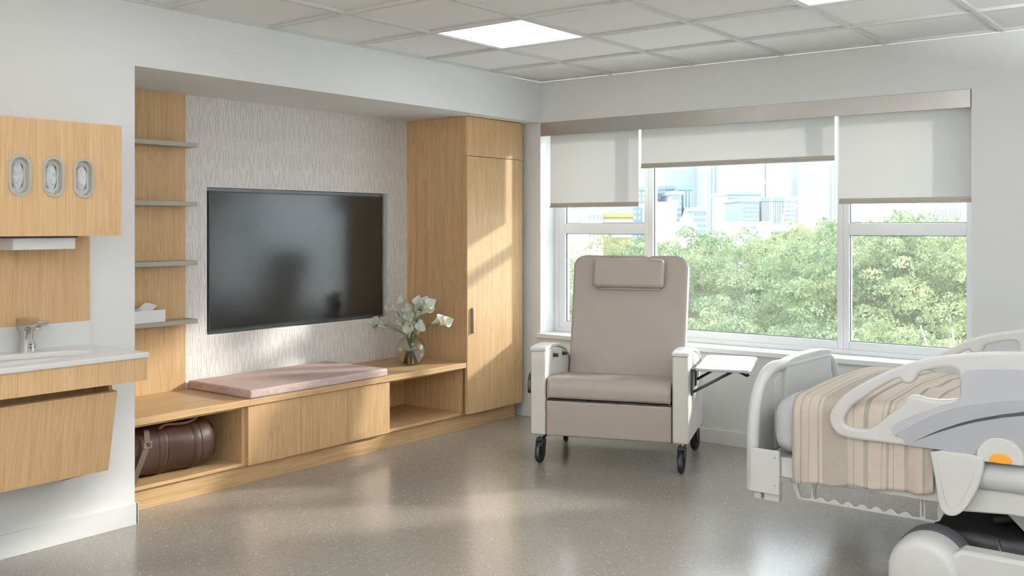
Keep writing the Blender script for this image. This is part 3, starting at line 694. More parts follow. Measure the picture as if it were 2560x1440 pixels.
obj('headrest_piping', B().tube(hp, .0025, 6, cap=False), 'piping', hr, **L_)
hs = backmap(outline([rrect(-.20, .20, .556, .60, .012)], .022, .008, 'y', -.012, 2)); fin('headrest_fold', hs, 'vinyl', hr, **L_)
stp = B()
def strapf(u, v_):
    x = (-.125 + .255 * u); path = [(.66, -.012), (.770, -.009), (.779, -.001), (.7825, .02), (.7835, .06), (.779, .088), (.77, .0935), (.5, .094)]
    k = v_ * (len(path) - 1); i = min(int(k), len(path) - 2); f = k - i; s_ = path[i][0] * (1 - f) + path[i + 1][0] * f; d_ = path[i][1] * (1 - f) + path[i + 1][1] * f
    p = o0 + dn * s_ - nn * d_; return (x, p.y, p.z)
obj('headrest_strap', B().grid(strapf, 6, 22), 'vinyl', ch, ang=60, solid=.003, **L_)
# casters
def caster(u, v_, sw, pedal, nm):
    zt = .168; yaw = sw; ofs = .028
    cx, cy_ = u, v_
    stemb = B().lathe([(.011, .118), (.011, zt), (.022, zt), (.022, zt - .004)], (cx + ofs * math.sin(yaw) , cy_ + ofs * math.cos(yaw), 0))
    k = obj('caster', stemb, 'steel', ch, **L_)
    def rr(b): return rot(b, 'Z', -yaw, (cx, cy_, 0))
    f = B()
    for s in (-1, 1):
        pr = [(-.020, .05), (.012, .045), (.045, .10), (.05, .135), (.0, .148), (-.028, .12)]
        f.prism([(cy_ + a, b_) for a, b_ in chaikin(pr, 2)], 'x', cx + s * .019 - .003, cx + s * .019 + .003)
    f.box(cx - .019, cx + .019, cy_ - .012, cy_ + .046, .128, .147)
    obj('fork', rr(f), 'black', k, bev=.002, **L_)
    wl_ = B().lathe([(.012, -.015), (.050, -.015), (.058, -.013), (.0625, -.006), (.0625, .006), (.058, .013), (.050, .015), (.012, .015)], (cx, cy_, .0625), 'x', 36)
    obj('wheel', rr(wl_), 'rubber', k, **L_)
    if pedal: obj('brake_pedal', rr(B().prism([(cy_ + .045, .148), (cy_ + .085, .150), (cy_ + .09, .135), (cy_ + .075, .138), (cy_ + .05, .128)], 'x', cx - .012, cx + .012)), 'black', k, bev=.002, **L_)
caster(-.41, .0, R(4), True, 1); caster(.41, 0, R(2), True, 2); caster(.41, .70 - .10, R(190), True, 3); caster(-.41, .70 - .10, R(170), False, 4)
# knobs, lever
for v_, z in ((.126, .612), (.34, .597)):
    kn = obj('knob', B().tube([(-.366, v_, z), (-.336, v_, z)], [.011, .0105], 16), 'black', ch, **L_)
    fin('knob_slot', outline([stadium(v_, z, .009, .026)], .002, .0005, 'x', -.3645), 'steel', kn, **L_)
obj('recline_lever', B().prism(chaikin([(-.03, .40), (.0, .41), (.06, .46), (.10, .50), (.06, .53), (.0, .52), (-.04, .47)], 2), 'x', -.478, -.4555), 'black', ch, bev=.004, **L_)
# side table
fin('side_table', outline([rrect(.485, .787, -.035, .58, .055)], .016, .004, 'z', .584), 'tabletop', ch, **L_)
br = obj('table_bracket', B().box(.4555, .464, .05, .078, .425, .575), 'blackm', ch, **L_)
obj('table_bracket', B().box(.4555, .464, .225, .25, .455, .575), 'blackm', ch, **L_)
obj('bracket_strut', B().tube([(.466, .062, .445), (.69, .062, .573)], .008, 8), 'blackm', br, **L_)
obj('bracket_strut', B().tube([(.466, .238, .49), (.60, .238, .573)], .008, 8), 'blackm', br, **L_)
for q_ in ((.464, .70, .05, .066, .565, .5755), (.464, .70, .232, .248, .565, .5755), (.464, .475, .067, .231, .555, .5755)): obj('bracket_rail', B().box(*q_), 'blackm', br, **L_)
obj('bracket_link', B().box(.458, .464, .10, .12, .47, .56), 'steel', br, **L_)
obj('table_latch', B().tube([(.69, .10, .572), (.765, .02, .555), (.775, .02, .565)], [.004, .008, .010], 8), 'black', ch, **L_)

# ------------------------------------------------------------------ hospital bed (foot end at x 2.45, long side along x)
bd = thing('hospital_bed', 'white hospital bed with grey side rails standing beside the window wall', 'bed', (3.5, -1.32, 0))
YR = -1.90; YF = -.78; XH = 4.72
rail_out = [(2.779, .616), (2.784, .645), (2.809, .686), (2.851, .728), (2.92, .777), (3.0, .825), (3.078, .862), (3.167, .891), (3.259, .910), (3.367, .928), (3.476, .936), (3.60, .930), (3.74, .905), (3.86, .86), (3.95, .80), (4.0, .73), (4.0, .65), (3.96, .59), (3.90, .556),
            (3.70, .552), (3.50, .552), (3.476, .552), (3.464, .551), (3.459, .536), (3.442, .533), (3.346, .532), (3.340, .549), (3.155, .552), (3.078, .552), (2.906, .550), (2.837, .552), (2.809, .564), (2.788, .589)]
hole = [(2.837, .613), (2.84, .637), (2.865, .675), (2.906, .707), (2.96, .75), (3.013, .786), (3.049, .808), (3.062, .790), (3.072, .784), (3.094, .788), (3.108, .802), (3.119, .832), (3.167, .847), (3.217, .859), (3.241, .860), (3.256, .851), (3.261, .829), (3.264, .778), (3.261, .753), (3.244, .744), (3.198, .737), (3.142, .735), (3.123, .743), (3.097, .743), (3.078, .737), (3.067, .710), (3.013, .664), (2.947, .601), (2.906, .593), (2.865, .594), (2.844, .599)]
holeR = [(3.62, .60), (3.62, .80), (3.66, .84), (3.74, .82), (3.84, .77), (3.90, .71), (3.91, .65), (3.87, .61), (3.80, .59)]
grey = [(3.56, .870), (3.476, .875), (3.378, .867), (3.296, .858), (3.278, .844), (3.269, .817), (3.269, .778), (3.267, .752), (3.253, .738), (3.217, .724), (3.155, .697), (3.091, .663), (3.039, .63), (3.026, .615), (3.025, .602), (3.033, .586), (3.062, .58), (3.078, .555), (3.317, .555), (3.322, .572), (3.343, .601), (3.372, .62), (3.407, .629), (3.442, .625), (3.464, .604), (3.476, .587), (3.49, .556), (3.57, .56), (3.585, .60), (3.585, .84)]
gtop = [(3.036, .586), (3.062, .606), (3.104, .635), (3.150, .664), (3.198, .692), (3.26, .717), (3.32, .735), (3.40, .753), (3.476, .767), (3.585, .772)]
gtop = chaikin(gtop, 2, False)
def cr(p, closed=True): return chaikin(p, 1, closed)
def rail(y, s, lab):     # s=-1: outer face looks towards -y
    r_ = fin('side_rail', outline([cr(rail_out), cr(hole), cr(holeR)], .050, .012, 'y', y - s * .025, 4), 'bedwhite', bd)
    r_['label'] = lab
    # darker lower part follows an arc, lighter upper part above it
    low = [p for p in grey if p[1] < .59 or (p[1] < .64 and p[0] > 3.3)]
    lowp = gtop + [(3.585, .60), (3.57, .56), (3.49, .556), (3.476, .587), (3.464, .604), (3.442, .625), (3.407, .629), (3.372, .62), (3.343, .601), (3.322, .572), (3.317, .555), (3.078, .555)] + chaikin([(3.072, .566), (3.064, .578), (3.052, .582), (3.040, .584)], 1, False)
    upp = chaikin([(3.56, .870), (3.476, .875), (3.378, .867), (3.296, .858), (3.278, .844), (3.269, .817), (3.269, .778), (3.267, .752), (3.253, .738), (3.217, .724), (3.155, .697), (3.091, .663), (3.039, .63), (3.026, .615), (3.025, .602), (3.033, .588)], 2, False) + gtop + [(3.585, .84)]
    fin('rail_inlay', outline([upp], .004, .001, 'y', y + s * .0015), 'bedgrey', r_, label='light grey upper rail inlay')
    fin('rail_inlay', outline([lowp], .004, .001, 'y', y + s * .0015), 'bedgrey2', r_, label='darker grey lower rail inlay')
    sl_ = [(3.101, .571), (3.148, .600), (3.198, .629), (3.26, .659), (3.32, .683), (3.407, .710), (3.476, .727), (3.57, .736), (3.57, .722), (3.476, .714), (3.407, .699), (3.32, .673), (3.26, .650), (3.198, .622), (3.148, .597)]
    fin('grip_slot', outline([sl_], .003, .0004, 'y', y + s * .0035), 'bedblack', r_)
    d_ = fin('release_housing', outline([[(3.322, .5345), (3.324, .566)] + [(3.400 + .078 * math.cos(R(a)), .552 + .074 * math.sin(R(a))) for a in range(170, -1, -10)] + [(3.474, .5365)]], .012, .004, 'y', y + s * .004), 'bedwhite', r_)
    fin('release_handle', outline([chaikin([(3.368, .536), (3.366, .553), (3.378, .567), (3.402, .571), (3.425, .568), (3.439, .556), (3.440, .537)], 2)], .006, .002, 'y', y + s * .0105), 'orange', d_ if False else r_)
rail(YR, -1, 'near side rail with grey inlay and orange release handle')
rail(YF, 1, 'far side rail towards the window wall')
# hanging shield below the rail, and rail hinge arms
for y, s in ((YR, -1), (YF, 1)):
    sh = fin('rail_shield', outline([chaikin([(3.163, .556), (3.345, .556), (3.350, .53), (3.343, .482), (3.322, .420), (3.292, .362), (3.268, .334), (3.245, .322), (3.220, .323), (3.201, .342), (3.193, .383), (3.184, .447), (3.173, .51)], 1)], .030, .006, 'y', y + s * .006, 3), 'bedwhite', bd)
    fin('shield_ridge', outline([chaikin([(3.183, .549), (3.330, .549), (3.322, .493), (3.300, .432), (3.270, .372), (3.243, .348), (3.225, .358), (3.214, .399), (3.201, .462)], 1)], .006, .0028, 'y', y + s * .020, 3), 'bedwhite', sh)
    box('rail_arm', 3.42, 3.50, y + .052 if s < 0 else y - .08, y + .08 if s < 0 else y - .052, .40, .60, 'bedwhite', bd, bev=.006)
# footboard: arch tube, thick centre panel, thin infill
XF = 2.43
arch = [(-1.765, .27), (-1.765, .45), (-1.760, .56), (-1.748, .63), (-1.72, .695), (-1.665, .738), (-1.59, .760), (-1.50, .765), (-1.25, .768), (-1.0, .765)]
arch = [(y - .06 * (1 if y < -1.6 else 0) * max(0, (-1.5 - y) / .265), z) for y, z in arch]
full = [(-1.822, .27), (-1.822, .45), (-1.815, .56), (-1.795, .64), (-1.755, .70), (-1.69, .742), (-1.61, .762), (-1.51, .758), (-1.32, .752), (-1.13, .752), (-1.03, .752), (-.95, .742), (-.885, .70), (-.845, .64), (-.825, .56), (-.818, .45), (-.818, .27)]
obj('footboard_tube', B().tube([(XF, y, z) for y, z in chaikin(full, 2, False)], .026, 14, flat=1.0), 'bedwhite', bd, ang=60)
inf = [(-1.80, .33)] + [(y * .985 - .02, z - .01) for y, z in full[1:-1]] + [(-.84, .33)]
fin('footboard_infill', outline([inf], .010, .002, 'x', XF - .004), 'bedwhite', bd)
top = [(-1.512, .45), (-1.512, .774), (-1.42, .784), (-1.32, .788), (-1.22, .789), (-1.1, .787), (-1.02, .782), (-.955, .772), (-.955, .45)]
fin('footboard_panel', outline([top], .048, .004, 'x', XF, 3), 'bedwhite', bd, label='thick centre panel of the footboard')
fin('footboard_panel', outline([[(-1.60, .40), (-1.60, .70), (-1.53, .72), (-1.52, .40)]], .016, .003, 'x', XF), 'bedwhite', bd)
for y, s in ((-1.868, -1), (-.775, 1)):
    pl_ = fin('corner_plate', outline([rrect(2.442, 2.567, .276, .455, .006)], .018, .003, 'y', y, 3), 'bedwhite', bd)
    for z in (.428, .312): obj('screw', B().lathe([(.0055, 0), (.0055, .003), (.0035, .003), (.003, .0015)], (2.549, y + s * .0095, z), 'y', 16), 'steel', pl_)
    yy = sorted((y - s * .012, y - s * .05))
    obj('corner_foot', B().box(2.492, 2.558, yy[0], yy[1], .240, .32), 'bedwhite', bd, bev=.004)
    obj('corner_foot', B().box(2.448, 2.480, yy[0], yy[1], .242, .32), 'bedwhite', bd, bev=.004)
# deck frame
for y0, y1 in ((-1.852, -1.80), (-.86, -.81)): box('side_beam', 2.56, 3.19, y0, y1, .345, .428, 'bedwhite', bd, bev=.006)
for y0, y1 in ((-1.862, -1.80), (-.86, -.80)):
    obj('head_beam', B().prism([(3.19, .40), (3.22, .425), (4.75, .425), (4.75, .34), (3.42, .345), (3.26, .33), (3.18, .33)], 'y', y0, y1), 'bedwhite', bd, bev=.006)
box('deck_plate', 2.52, 4.74, -1.80, -.86, .36, .42, 'bedwhite', bd, bev=.005)
box('foot_crossbar', 2.44, 2.50, -1.86, -.80, .30, .40, 'bedwhite', bd, bev=.006)
# line holder with a wavy edge under the deck
wv = [(2.690, .2665)]
for k in range(0, 7):
    x = 2.715 + k * .0555
    wv += [(x - .016, .2705), (x - .009, .2765), (x, .2790), (x + .009, .2765), (x + .016, .2705), (x + .024, .2640), (x + .032, .2640)]
wv += [(3.098, .2665)]
bar = [(2.577, .345), (2.619, .255), (3.150, .255), (3.172, .266), (3.184, .290), (3.186, .345), (3.164, .345), (3.163, .268), (3.156, .264), (3.121, .264), (3.1205, .345), (3.115, .345), (3.1145, .27), (3.107, .27), (3.1065, .345), (3.100, .345)] + wv[::-1] + [(2.697, .345), (2.6905, .345), (2.690, .272), (2.684, .272), (2.683, .345), (2.677, .345), (2.6735, .268), (2.668, .264), (2.634, .264), (2.628, .268), (2.612, .345)]
for y in (-1.80, -.86): fin('bag_holder', outline([bar], .008, .0015, 'y', y), 'bedwhite', bd)
# base: caster covers, base beams, lifting arms, dark chassis
def cover(xc, yo, s, mir=1):
    """rounded wheel cover; yo outer face, s direction of the inside"""
    def pr(r): return [(xc + mir * (r * math.cos(R(a)) * 1.0), .125 + r * .97 * math.sin(R(a))) for a in range(0, 181, 9)]
    b = B(); lv = [(0, .098), (.006, .112), (.02, .121), (.06, .128), (.13, .130)]
    n = 21
    vs = []
    for d_, r in lv: vs += [(x, yo + s * d_, z) for x, z in [(xc + mir * r, .04)] + pr(r) + [(xc - mir * r, .04)]]
    m = n + 2; fs = [tuple(range(m))] + [(i * m + k, i * m + k + 1, (i + 1) * m + k + 1, (i + 1) * m + k) for i in range(len(lv) - 1) for k in range(m - 1)]
    b.add(vs, fs); cv = obj('caster_cover', b, 'bedwhite', bd, ang=50)
    g = B(); lv2 = [(.131, .128), (.15, .134), (.22, .134), (.23, .12)]; vs = []
    for d_, r in lv2: vs += [(x, yo + s * d_, z) for x, z in [(xc + mir * r, .04)] + pr(r) + [(xc - mir * r, .04)]]
    g.add(vs, [(i * m + k, i * m + k + 1, (i + 1) * m + k + 1, (i + 1) * m + k) for i in range(len(lv2) - 1) for k in range(m - 1)] + [tuple(3 * m + k for k in range(m))])
    obj('cover_band', g, 'beddark', cv, ang=50)
    wb = B().lathe([(.015, -.02), (.055, -.02), (.0625, -.012), (.0625, .012), (.055, .02), (.015, .02)], (xc, yo + s * .08, .0625), 'y', 30); obj('bed_wheel', wb, 'rubber', bd)
for xc, mir in ((3.165, 1), (4.45, -1)):
    cover(xc, -2.03, 1, mir); cover(xc, -.62, -1, mir)
def base_beam(y0, y1):
    b = B().prism([(3.24, .08), (3.24, .19), (3.29, .226), (4.33, .226), (4.38, .19), (4.38, .08)], 'y', y0, y1)
    obj('base_beam', b, 'bedwhite', bd, bev=.014, seg=3)
base_beam(-1.99, -1.90); base_beam(-.75, -.66)
obj('base_tray', B().box(3.28, 4.34, -1.90, -.75, .10, .165), 'bedwhite', bd, bev=.01)
box('chassis_cover', 3.10, 3.62, -1.72, -.93, .10, .215, 'bedblack', bd, bev=.03, seg=4)
box('chassis_side', 3.20, 4.4, -.90, -.865, .165, .36, 'bedblack', bd)
box('underdeck_tray', 3.22, 4.5, -1.78, -.88, .335, .36, 'bedblack', bd)
for y in (-1.66, -1.04):
    obj('lift_arm', B().prism([(3.335, .345), (3.44, .345), (3.66, .19), (3.58, .165), (3.52, .165)], 'y', y - .03, y + .03), 'bedwhite', bd, bev=.006)
    obj('lift_arm', B().prism([(4.30, .345), (4.40, .345), (4.10, .165), (4.0, .165)], 'y', y - .03, y + .03), 'bedwhite', bd, bev=.006)
obj('actuator', B().tube([(3.30, -1.5, .22), (3.62, -1.5, .34)], .022, 12), 'bedblack', bd)
obj('brake_lever', B().tube([(3.40, -1.86, .19), (3.37, -1.80, .235)], .006, 8), 'steel', bd)
fin('headboard', outline([[(-1.82, .3), (-1.82, .75), (-1.70, .93), (-1.32, 1.0), (-.94, .93), (-.82, .75), (-.82, .3)]], .05, .012, 'x', 4.80, 3), 'bedwhite', bd)
# mattress, sheet, blanket
mt = thing('mattress', 'thick grey sheeted mattress on the hospital bed', 'mattress', (3.6, -1.33, .42))
def mtop(x): return .665 + .015 * math.sin(min((x - 2.5) / .35, 1) * math.pi / 2)
MX0 = 2.475
def mf(u, v_):
    x = MX0 + (4.74 - MX0) * v_; e0 = max(0., 1 - (x - MX0) / .13); k = (1 - e0 ** 2.6) ** .5 if e0 < 1 else .0
    k = max(k, .02); k2 = .80 + .2 * k
    a = 2 * math.pi * u; ca, sa = math.cos(a), math.sin(a); e = lambda q, p: math.copysign(abs(q) ** p, q)
    hz = (mtop(x) - .421) / 2; cz_ = .421 + hz
    wr = .005 * math.sin(9 * a + 4 * math.sin(x * 30)) * max(0, 1 - (x - MX0) / .22)
    return (x, -1.33 + (.520 * (.82 + .18 * k)) * (k ** .35) * e(ca, .38) + wr * ca, cz_ + hz * (k ** .6) * e(sa, .45) + wr * .5 * sa)
obj('mattress_core', B().grid(mf, 96, 70, True), 'sheet', mt, ang=70)
obj('side_bolster', B().tube(chaikin([(3.27, -1.845, .475), (3.6, -1.845, .475), (4.7, -1.845, .475)], 1, False), .052, 14, flat=1.0), 'mattgrey', mt, ang=60)
sd = B().tube([(2.545, -1.868, .63), (2.535, -1.862, .58), (2.545, -1.862, .52), (2.57, -1.862, .47)], .012, 8)
def bl(u, v_):
    x = 2.622 + (4.35 - 2.622) * u; zt = mtop(x) + .010
    yN, yF_ = -1.872, -.805; hem = .342 + .034 * min(1, (x - 2.62) / .54) + .004 * math.sin(x * 40)
    W_ = yF_ - yN; Ls = zt - hem; tot = W_ + 2 * Ls; s = v_ * tot; r = .06
    # rounded drape path
    if s < Ls - r: y, z, nx = yN, hem + s, 0.
    elif s < Ls + r:
        a = (s - (Ls - r)) / (2 * r) * math.pi / 2; y = yN + r * (1 - math.cos(a)); z = zt - r + r * math.sin(a)
    elif s < Ls + W_ - r: y, z = yN + (s - Ls), zt
    elif s < Ls + W_ + r:
        a = (s - (Ls + W_ - r)) / (2 * r) * math.pi / 2; y = yF_ - r + r * math.sin(a); z = zt - r + r * math.cos(a)
    else: y, z = yF_, zt - (s - Ls - W_)
    side = max(0, 1 - max(0, z - hem) / .2) if y < -1.80 or y > -.87 else 0
    ctr = math.sin(min(max((y - yN) / W_, 0), 1) * math.pi)
    z += .022 * ctr ** .7
    # hanging folds on the near side
    fold = (.004 * math.sin(x * 26) + .003 * math.sin(x * 61 + 1)) * side
    late = max(0, min(1, (x - 2.98) / .12)) * max(0, min(1, (3.22 - x) / .03)) if y < -1.75 else 0
    y -= fold * 1.2 + late * (.008 + .009 * math.sin(x * 75)) * (.4 + .6 * side)
    # rumples on top further towards the pillow end
    rum = max(0, min(1, (x - 2.95) / .22)) * (1 if y > -1.84 else 0) * min(1, max(0, (y + 1.86) / .1))
    q = math.sin(x * 21 + 7 * math.sin(y * 3.1 + x * 2)) * .5 + math.sin(x * 33 - y * 12) * .35 + math.sin(y * 17 + x * 9) * .3
    z += rum * (.012 * q + .014 * max(0, q) ** 2) + .003 * math.sin(x * 7 + y * 4)
    # the side is tucked up past x 3.2
    if y < -1.80 and x > 3.165: z = max(z, .56); y = max(y, -1.842)
    return (x, y, z)
o = obj('striped_blanket', B().grid(bl, 240, 150), 'blanket', ang=80, solid=.006); tag(o, 'beige striped blanket spread over the hospital bed', 'blanket')

# ------------------------------------------------------------------ outside: trees below, city behind
GZ = -11.
struct('ground', B().box(-700, 500, 2, 900, GZ - .5, GZ), 'ground')
def at(px, D):     # a bearing from the room out of the window, D metres along the view
    t_ = (px - 1280) / 2469.12; return CAM[0] + D * (-.6107 + .7919 * t_), CAM[1] + D * (.7919 + .6107 * t_)
def crown(seed, nl, rx=1., rz=1., lumps=300):
    g = np.random.default_rng(seed); d = g.normal(size=(lumps, 3)); d /= np.linalg.norm(d, axis=1)[:, None]
    d[:, 2] = np.abs(d[:, 2]) * .9 - .35 * (g.random(lumps) < .45)
    cen = d * (.62 + .36 * g.random(lumps))[:, None]; rad = .055 + .095 * g.random(lumps)
    idx = g.choice(lumps, nl, p=rad ** 2 / (rad ** 2).sum()); n_ = g.normal(size=(nl, 3)); n_ /= np.linalg.norm(n_, axis=1)[:, None]
    n_[:, 2] = np.abs(n_[:, 2]) * .9 - .15
    p = cen[idx] + n_ * (rad[idx] * (.75 + .3 * g.random(nl)))[:, None]
    return p, n_
def leaves_mesh(name, seed, nl, R_, Rz, size, matn):
    p, n_ = crown(seed, nl); g = np.random.default_rng(seed + 50); p = p * np.array([R_, R_, Rz])
    n_ = n_ + g.normal(size=n_.shape) * .55; n_ /= np.linalg.norm(n_, axis=1)[:, None]
    a = np.cross(n_, g.normal(size=n_.shape)); a /= np.linalg.norm(a, axis=1)[:, None]; b = np.cross(n_, a)
    L = (size * (.6 + .8 * g.random(nl)))[:, None]; W_ = L * 1.25
    v = np.stack([p - a * L, p + b * W_ * .5 - a * L * .1 + n_ * L * .15, p + a * L, p - b * W_ * .5 - a * L * .1 + n_ * L * .15], 1).reshape(-1, 3)
    me = bpy.data.meshes.new(name); me.vertices.add(nl * 4); me.vertices.foreach_set('co', v.astype(np.float32).ravel())
    me.loops.add(nl * 6); li = (np.arange(nl)[:, None] * 4 + np.array([0, 1, 2, 0, 2, 3])).ravel().astype(np.int32); me.loops.foreach_set('vertex_index', li)
    me.polygons.add(nl * 2); me.polygons.foreach_set('loop_start', np.arange(0, nl * 6, 3, dtype=np.int32)); me.polygons.foreach_set('loop_total', np.full(nl * 2, 3, np.int32))
    me.update(calc_edges=True); me.materials.append(M[matn]); return me
LM = [leaves_mesh('leaves', 1, 44000, 1, 1, .0115, 'leaf'), leaves_mesh('leaves', 2, 44000, 1, 1, .0115, 'leaf2'), leaves_mesh('leaves', 3, 44000, 1, 1, .0115, 'leaf')]
def tree(px, D, r, topz, k, label, rz_=1.05, bark='bark', fac=1.):
    x, y = at(px, D); hz = r * rz_; cz_ = topz - hz * .93
    t = thing('tree', label, 'tree', (x, y, GZ), 0, 'trees below the window')
    o = bpy.data.objects.new('foliage', LM[k]); C.objects.link(o); o.parent = t; o.location = (0, 0, cz_ - GZ); o.scale = (r, r, hz); o.rotation_euler = (0, 0, px * .7); o['kind'] = 'stuff'
    b = B().tube([(x, y, GZ), (x + .1, y, (GZ + cz_) / 2), (x, y, cz_)], [r * .09, r * .07, r * .045], 9); obj('trunk', b, bark, t)
    g = random.Random(int(px)); b = B()
    for q in range(11):
        a = g.uniform(0, 6.28); el = g.uniform(.2, 1.3); l = r * g.uniform(.6, .85); z0 = cz_ - hz * g.uniform(.1, .5)
        e_ = (x + l * math.cos(a) * math.cos(el), y + l * math.sin(a) * math.cos(el), cz_ + hz * .75 * math.sin(el) * g.uniform(.5, 1))
        m_ = tuple((u + v_) / 2 + g.uniform(-.2, .2) for u, v_ in zip((x, y, z0), e_)); b.tube([(x, y, z0), m_, e_], [r * .035, r * .022, r * .008], 6)
    obj('branches', b, bark, t, kind='stuff'); return t
TR = [(1500, 30, 3.6, 1.25, 0, 'tree crown seen through the left window pane, left of the chair back'),
      (1640, 34, 3.4, .95, 2, 'tree crown behind the chair back, at the centre window post'),
      (1760, 27, 3.1, 1.42, 1, 'tree crown in the centre window, just right of the chair back'),
      (1850, 31, 2.9, 1.36, 0, 'rounded tree crown in the middle of the centre window'),
      (2030, 25, 2.8, 1.40, 2, 'tree crown at the right side of the centre window'),
      (2100, 33, 3.4, 1.95, 0, 'tree crown rising behind the post between centre and right windows'),
      (2215, 21, 3.0, 1.80, 1, 'tall tree crown filling the left part of the right window'),
      (2360, 19, 2.4, 1.62, 0, 'tree crown at the right edge of the right window'),
      (1930, 20, 2.6, .35, 1, 'lower darker tree crown in the lower middle of the centre window'),
      (1780, 19, 2.5, -.15, 0, 'lower tree crown next to the chair armrest, seen through glass'),
      (2080, 17, 2.2, -.10, 1, 'lower dark tree crown at the bottom right of the centre window'),
      (2250, 14.5, 1.9, -.10, 2, 'near low tree crown at the bottom of the right window'),
      (1420, 24, 2.8, .30, 1, 'tree crown half hidden by the left window frame'),
      (1560, 22, 2.6, -.20, 0, 'lower tree crown hidden mostly behind the recliner chair'),
      (2440, 24, 3.4, .9, 1, 'tree crown mostly hidden by the right window reveal')]
for a in TR: tree(*a[:6])
# bare pale tree close to the right pane
x, y = at(2368, 13); t = thing('tree', 'thin bare pale-barked tree at the bottom of the right window', 'tree', (x, y, GZ))
for dx in ((-.0, -.10, -.22, -.34), (.0, .05, .10, .06)):
    obj('pale_branch', B().tube(chaikin([(x, y, -3.0), (x + dx[1], y, -.9), (x + dx[2], y, -.30), (x + dx[3], y, .05)], 2, False), .010, 7), 'barkp', t)
obj('trunk', B().tube([(x, y, GZ), (x, y, -2.9)], [.06, .022], 8), 'barkp', t)

def zpx(py, D): return CAM[2] + (564.67 - py) / 2469.12 * D
def tower(px0, px1, D, ptop_, label, wall, win, mode, nrows, ncols, name='office_tower', depth=26, rows_from=None, pbot=None):
    (xa, ya), (xb, yb) = at(px0, D), at(px1, D); W_ = math.hypot(xb - xa, yb - ya); rz = math.atan2(yb - ya, xb - xa)
    zt = zpx(ptop_, D)
    t = thing(name, label, 'building', (xa, ya, GZ), rz, 'city buildings beyond the trees')
    z0 = 0; z1 = zt - GZ
    obj('walls', B().box(0, W_, 0, depth, z0, z1), wall, t, local=True)
    zb = (zpx(rows_from if rows_from else 600, D) - GZ)
    rh = (z1 - zb) / nrows
    if mode == 'bands':
        me = None
        for r_ in range(nrows):
            z = zb + rh * (r_ + .3)
            if me is None: me = mesh_from('window_band', B().box(W_ * .02, W_ * .98, -.25, .05, 0, rh * .42)); me.materials.append(M[win])
            o = bpy.data.objects.new('window_band', me); C.objects.link(o); o.parent = t; o.location = (0, 0, z)
    elif mode == 'grid':
        b = B(); cw = W_ / ncols
        for r_ in range(nrows):
            for c_ in range(ncols): b.box(cw * (c_ + .2), cw * (c_ + .8), -.2, .05, zb + rh * (r_ + .25), zb + rh * (r_ + .8))
        obj('windows', b, win, t, kind='stuff', local=True)
    elif mode == 'strips':
        cw = W_ / ncols; me = mesh_from('window_strip', B().box(cw * .3, cw * .75, -.25, .05, zb, z1 * .985)); me.materials.append(M[win])
        for c_ in range(ncols):
            o = bpy.data.objects.new('window_strip', me); C.objects.link(o); o.parent = t; o.location = (cw * c_, 0, 0)
    obj('roof_edge', B().box(-.4, W_ + .4, -.4, depth + .4, z1, z1 + 1.1), wall, t, local=True); return t
tower(1650, 1766, 470, 250, 'wide pale grid-faced tower behind the centre window, left part', 'bpale', 'bstrip', 'grid', 60, 22)
tower(1769, 1818, 440, 250, 'slim light blue tower of vertical glass strips', 'bgrid', 'bpale', 'strips', 1, 5)
tower(1829, 1912, 400, 265, 'tall white tower of horizontal window bands, left face', 'bwhite', 'bstrip', 'bands', 30, 1)
tower(1914, 1968, 404, 262, 'right hand face block of the white banded tower', 'bpale', 'bstrip', 'bands', 31, 1)
tower(1994, 2075, 420, 395, 'pale tower with a grid of small windows beside the cranes', 'bpale', 'bstrip', 'grid', 24, 12)
tower(2076, 2112, 430, 415, 'narrow pale blue tower at the right edge of the centre window', 'bgrid', 'bpale', 'strips', 1, 4)
tower(1583, 1642, 300, 476, 'blue glass block behind the left window post', 'bblue', 'bglass', 'grid', 8, 6)
tower(1640, 1684, 310, 474, 'blue office block with a flat roof, left in the centre window', 'bblue', 'bglass', 'grid', 9, 7)
tower(1680, 1704, 290, 487, 'small stepped blue block beside the darker blue one', 'bglass', 'bblue', 'bands', 8, 1)
tower(1706, 1730, 295, 475, 'darkest narrow blue block left of the church spire', 'bblue', 'bglass', 'strips', 1, 3)
tower(1733, 1766, 280, 528, 'low grey-blue block right of the church spire', 'bgrid', 'bblue', 'grid', 5, 6)
tower(1641, 1692, 240, 516, 'low white stepped building above the tree tops', 'bwhite', 'bpale', 'grid', 6, 7)
tower(1820, 1902, 330, 487, 'pale blue midrise in front of the banded tower', 'bglass', 'bgrid', 'bands', 9, 1)
tower(1856, 1898, 300, 504, 'grey-blue office block with window rows below the banded tower', 'bgrid', 'bblue', 'grid', 9, 8)
tower(1903, 1956, 310, 503, 'blue office block with white vertical fins', 'bblue', 'bwhite', 'strips', 1, 12)
tower(1957, 1990, 315, 500, 'blue-grey block with square windows beside the cranes', 'bwhite', 'bblue', 'grid', 9, 6)
tower(1850, 1925, 200, 567, 'long low white building just above the trees', 'bwhite', 'bstrip', 'grid', 3, 12)
tower(1926, 2000, 190, 579, 'low white rooftop house with small windows', 'bwhite', 'bpink', 'grid', 2, 8)
tower(2000, 2075, 215, 572, 'flat white building at the right behind the trees', 'bwhite', 'bpale', 'bands', 3, 1)
tower(1425, 1512, 360, 520, 'pale office block seen through the left window', 'bpale', 'bgrid', 'grid', 12, 16)
tower(1508, 1582, 260, 543, 'low building with a yellow top strip seen through the left window', 'byellow', 'bwhite', 'bands', 3, 1)
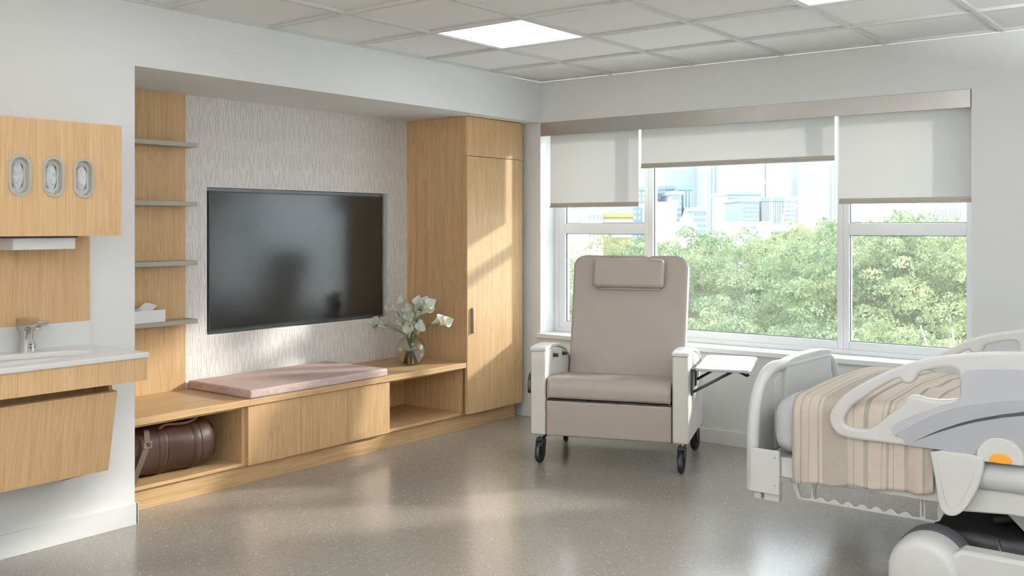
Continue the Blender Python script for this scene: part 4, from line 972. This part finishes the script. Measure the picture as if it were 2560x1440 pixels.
tower(1470, 1508, 250, 532, 'small white building at the left of the yellow-topped one', 'bwhite', 'bgrey', 'grid', 3, 4)
tower(1500, 1590, 480, 505, 'far pale tower above the yellow-topped building', 'bgrid', 'bpale', 'grid', 14, 14)
tower(2330, 2405, 380, 470, 'pale tower of vertical stripes in the right window', 'bwhite', 'bgrey', 'strips', 1, 12)
tower(2405, 2470, 500, 500, 'far pale block at the right edge of the right window', 'bpale', 'bstrip', 'bands', 10, 1)
x, y = at(1714, 250); zt = zpx(518, 250)
t = thing('church_spire', 'slender white church spire among the blue office blocks', 'church', (x, y, GZ))
obj('spire', B().lathe([(2.0, zpx(556, 250)), (.9, zpx(540, 250)), (.08, zt)], (x, y, 0), n=8), 'bspire', t, ang=10); obj('tower_base', B().box(x - 2, x + 2, y - 2, y + 2, GZ, zpx(556, 250)), 'bspire', t)
def crane(pts, r, label):
    x, y, _ = pts[0]; t = thing('tower_crane', label, 'crane', (x, y, GZ), 0, 'cranes over the city')
    obj('mast', B().tube([(x, y, GZ), pts[1]], r, 4), 'crane', t)
    for a, b_ in pts[2]: obj('jib', B().tube([a, b_], r * .7, 4), 'crane', t)
def P3(px, py, D): x, y = at(px, D); return (x, y, zpx(py, D))
crane((*at(1928, 285), 0), .1, '') if False else None
for (m0, top_, jib, lb) in (((1928, 600), (1928, 460), [((1898, 458), (1968, 456)), ((1928, 445), (1898, 458)), ((1928, 445), (1968, 456))], 'crane with a level jib before the white banded tower'),
                            ((1946, 600), (1974, 466), [((1974, 466), (1988, 420))], 'slanting crane boom right of the level crane'),
                            ((2003, 600), (2003, 505), [((1990, 520), (2038, 432)), ((2003, 505), (2060, 490))], 'crane with a raised boom at the right of the centre window')):
    D = 280; a = P3(*m0, D); b_ = P3(*top_, D); t = thing('tower_crane', lb, 'crane', (a[0], a[1], GZ), 0, 'cranes over the city')
    obj('mast', B().tube([(a[0], a[1], GZ), a, b_], .26, 4), 'crane', t)
    for p, q in jib: obj('jib', B().tube([P3(*p, D), P3(*q, D)], .17, 4), 'crane', t)
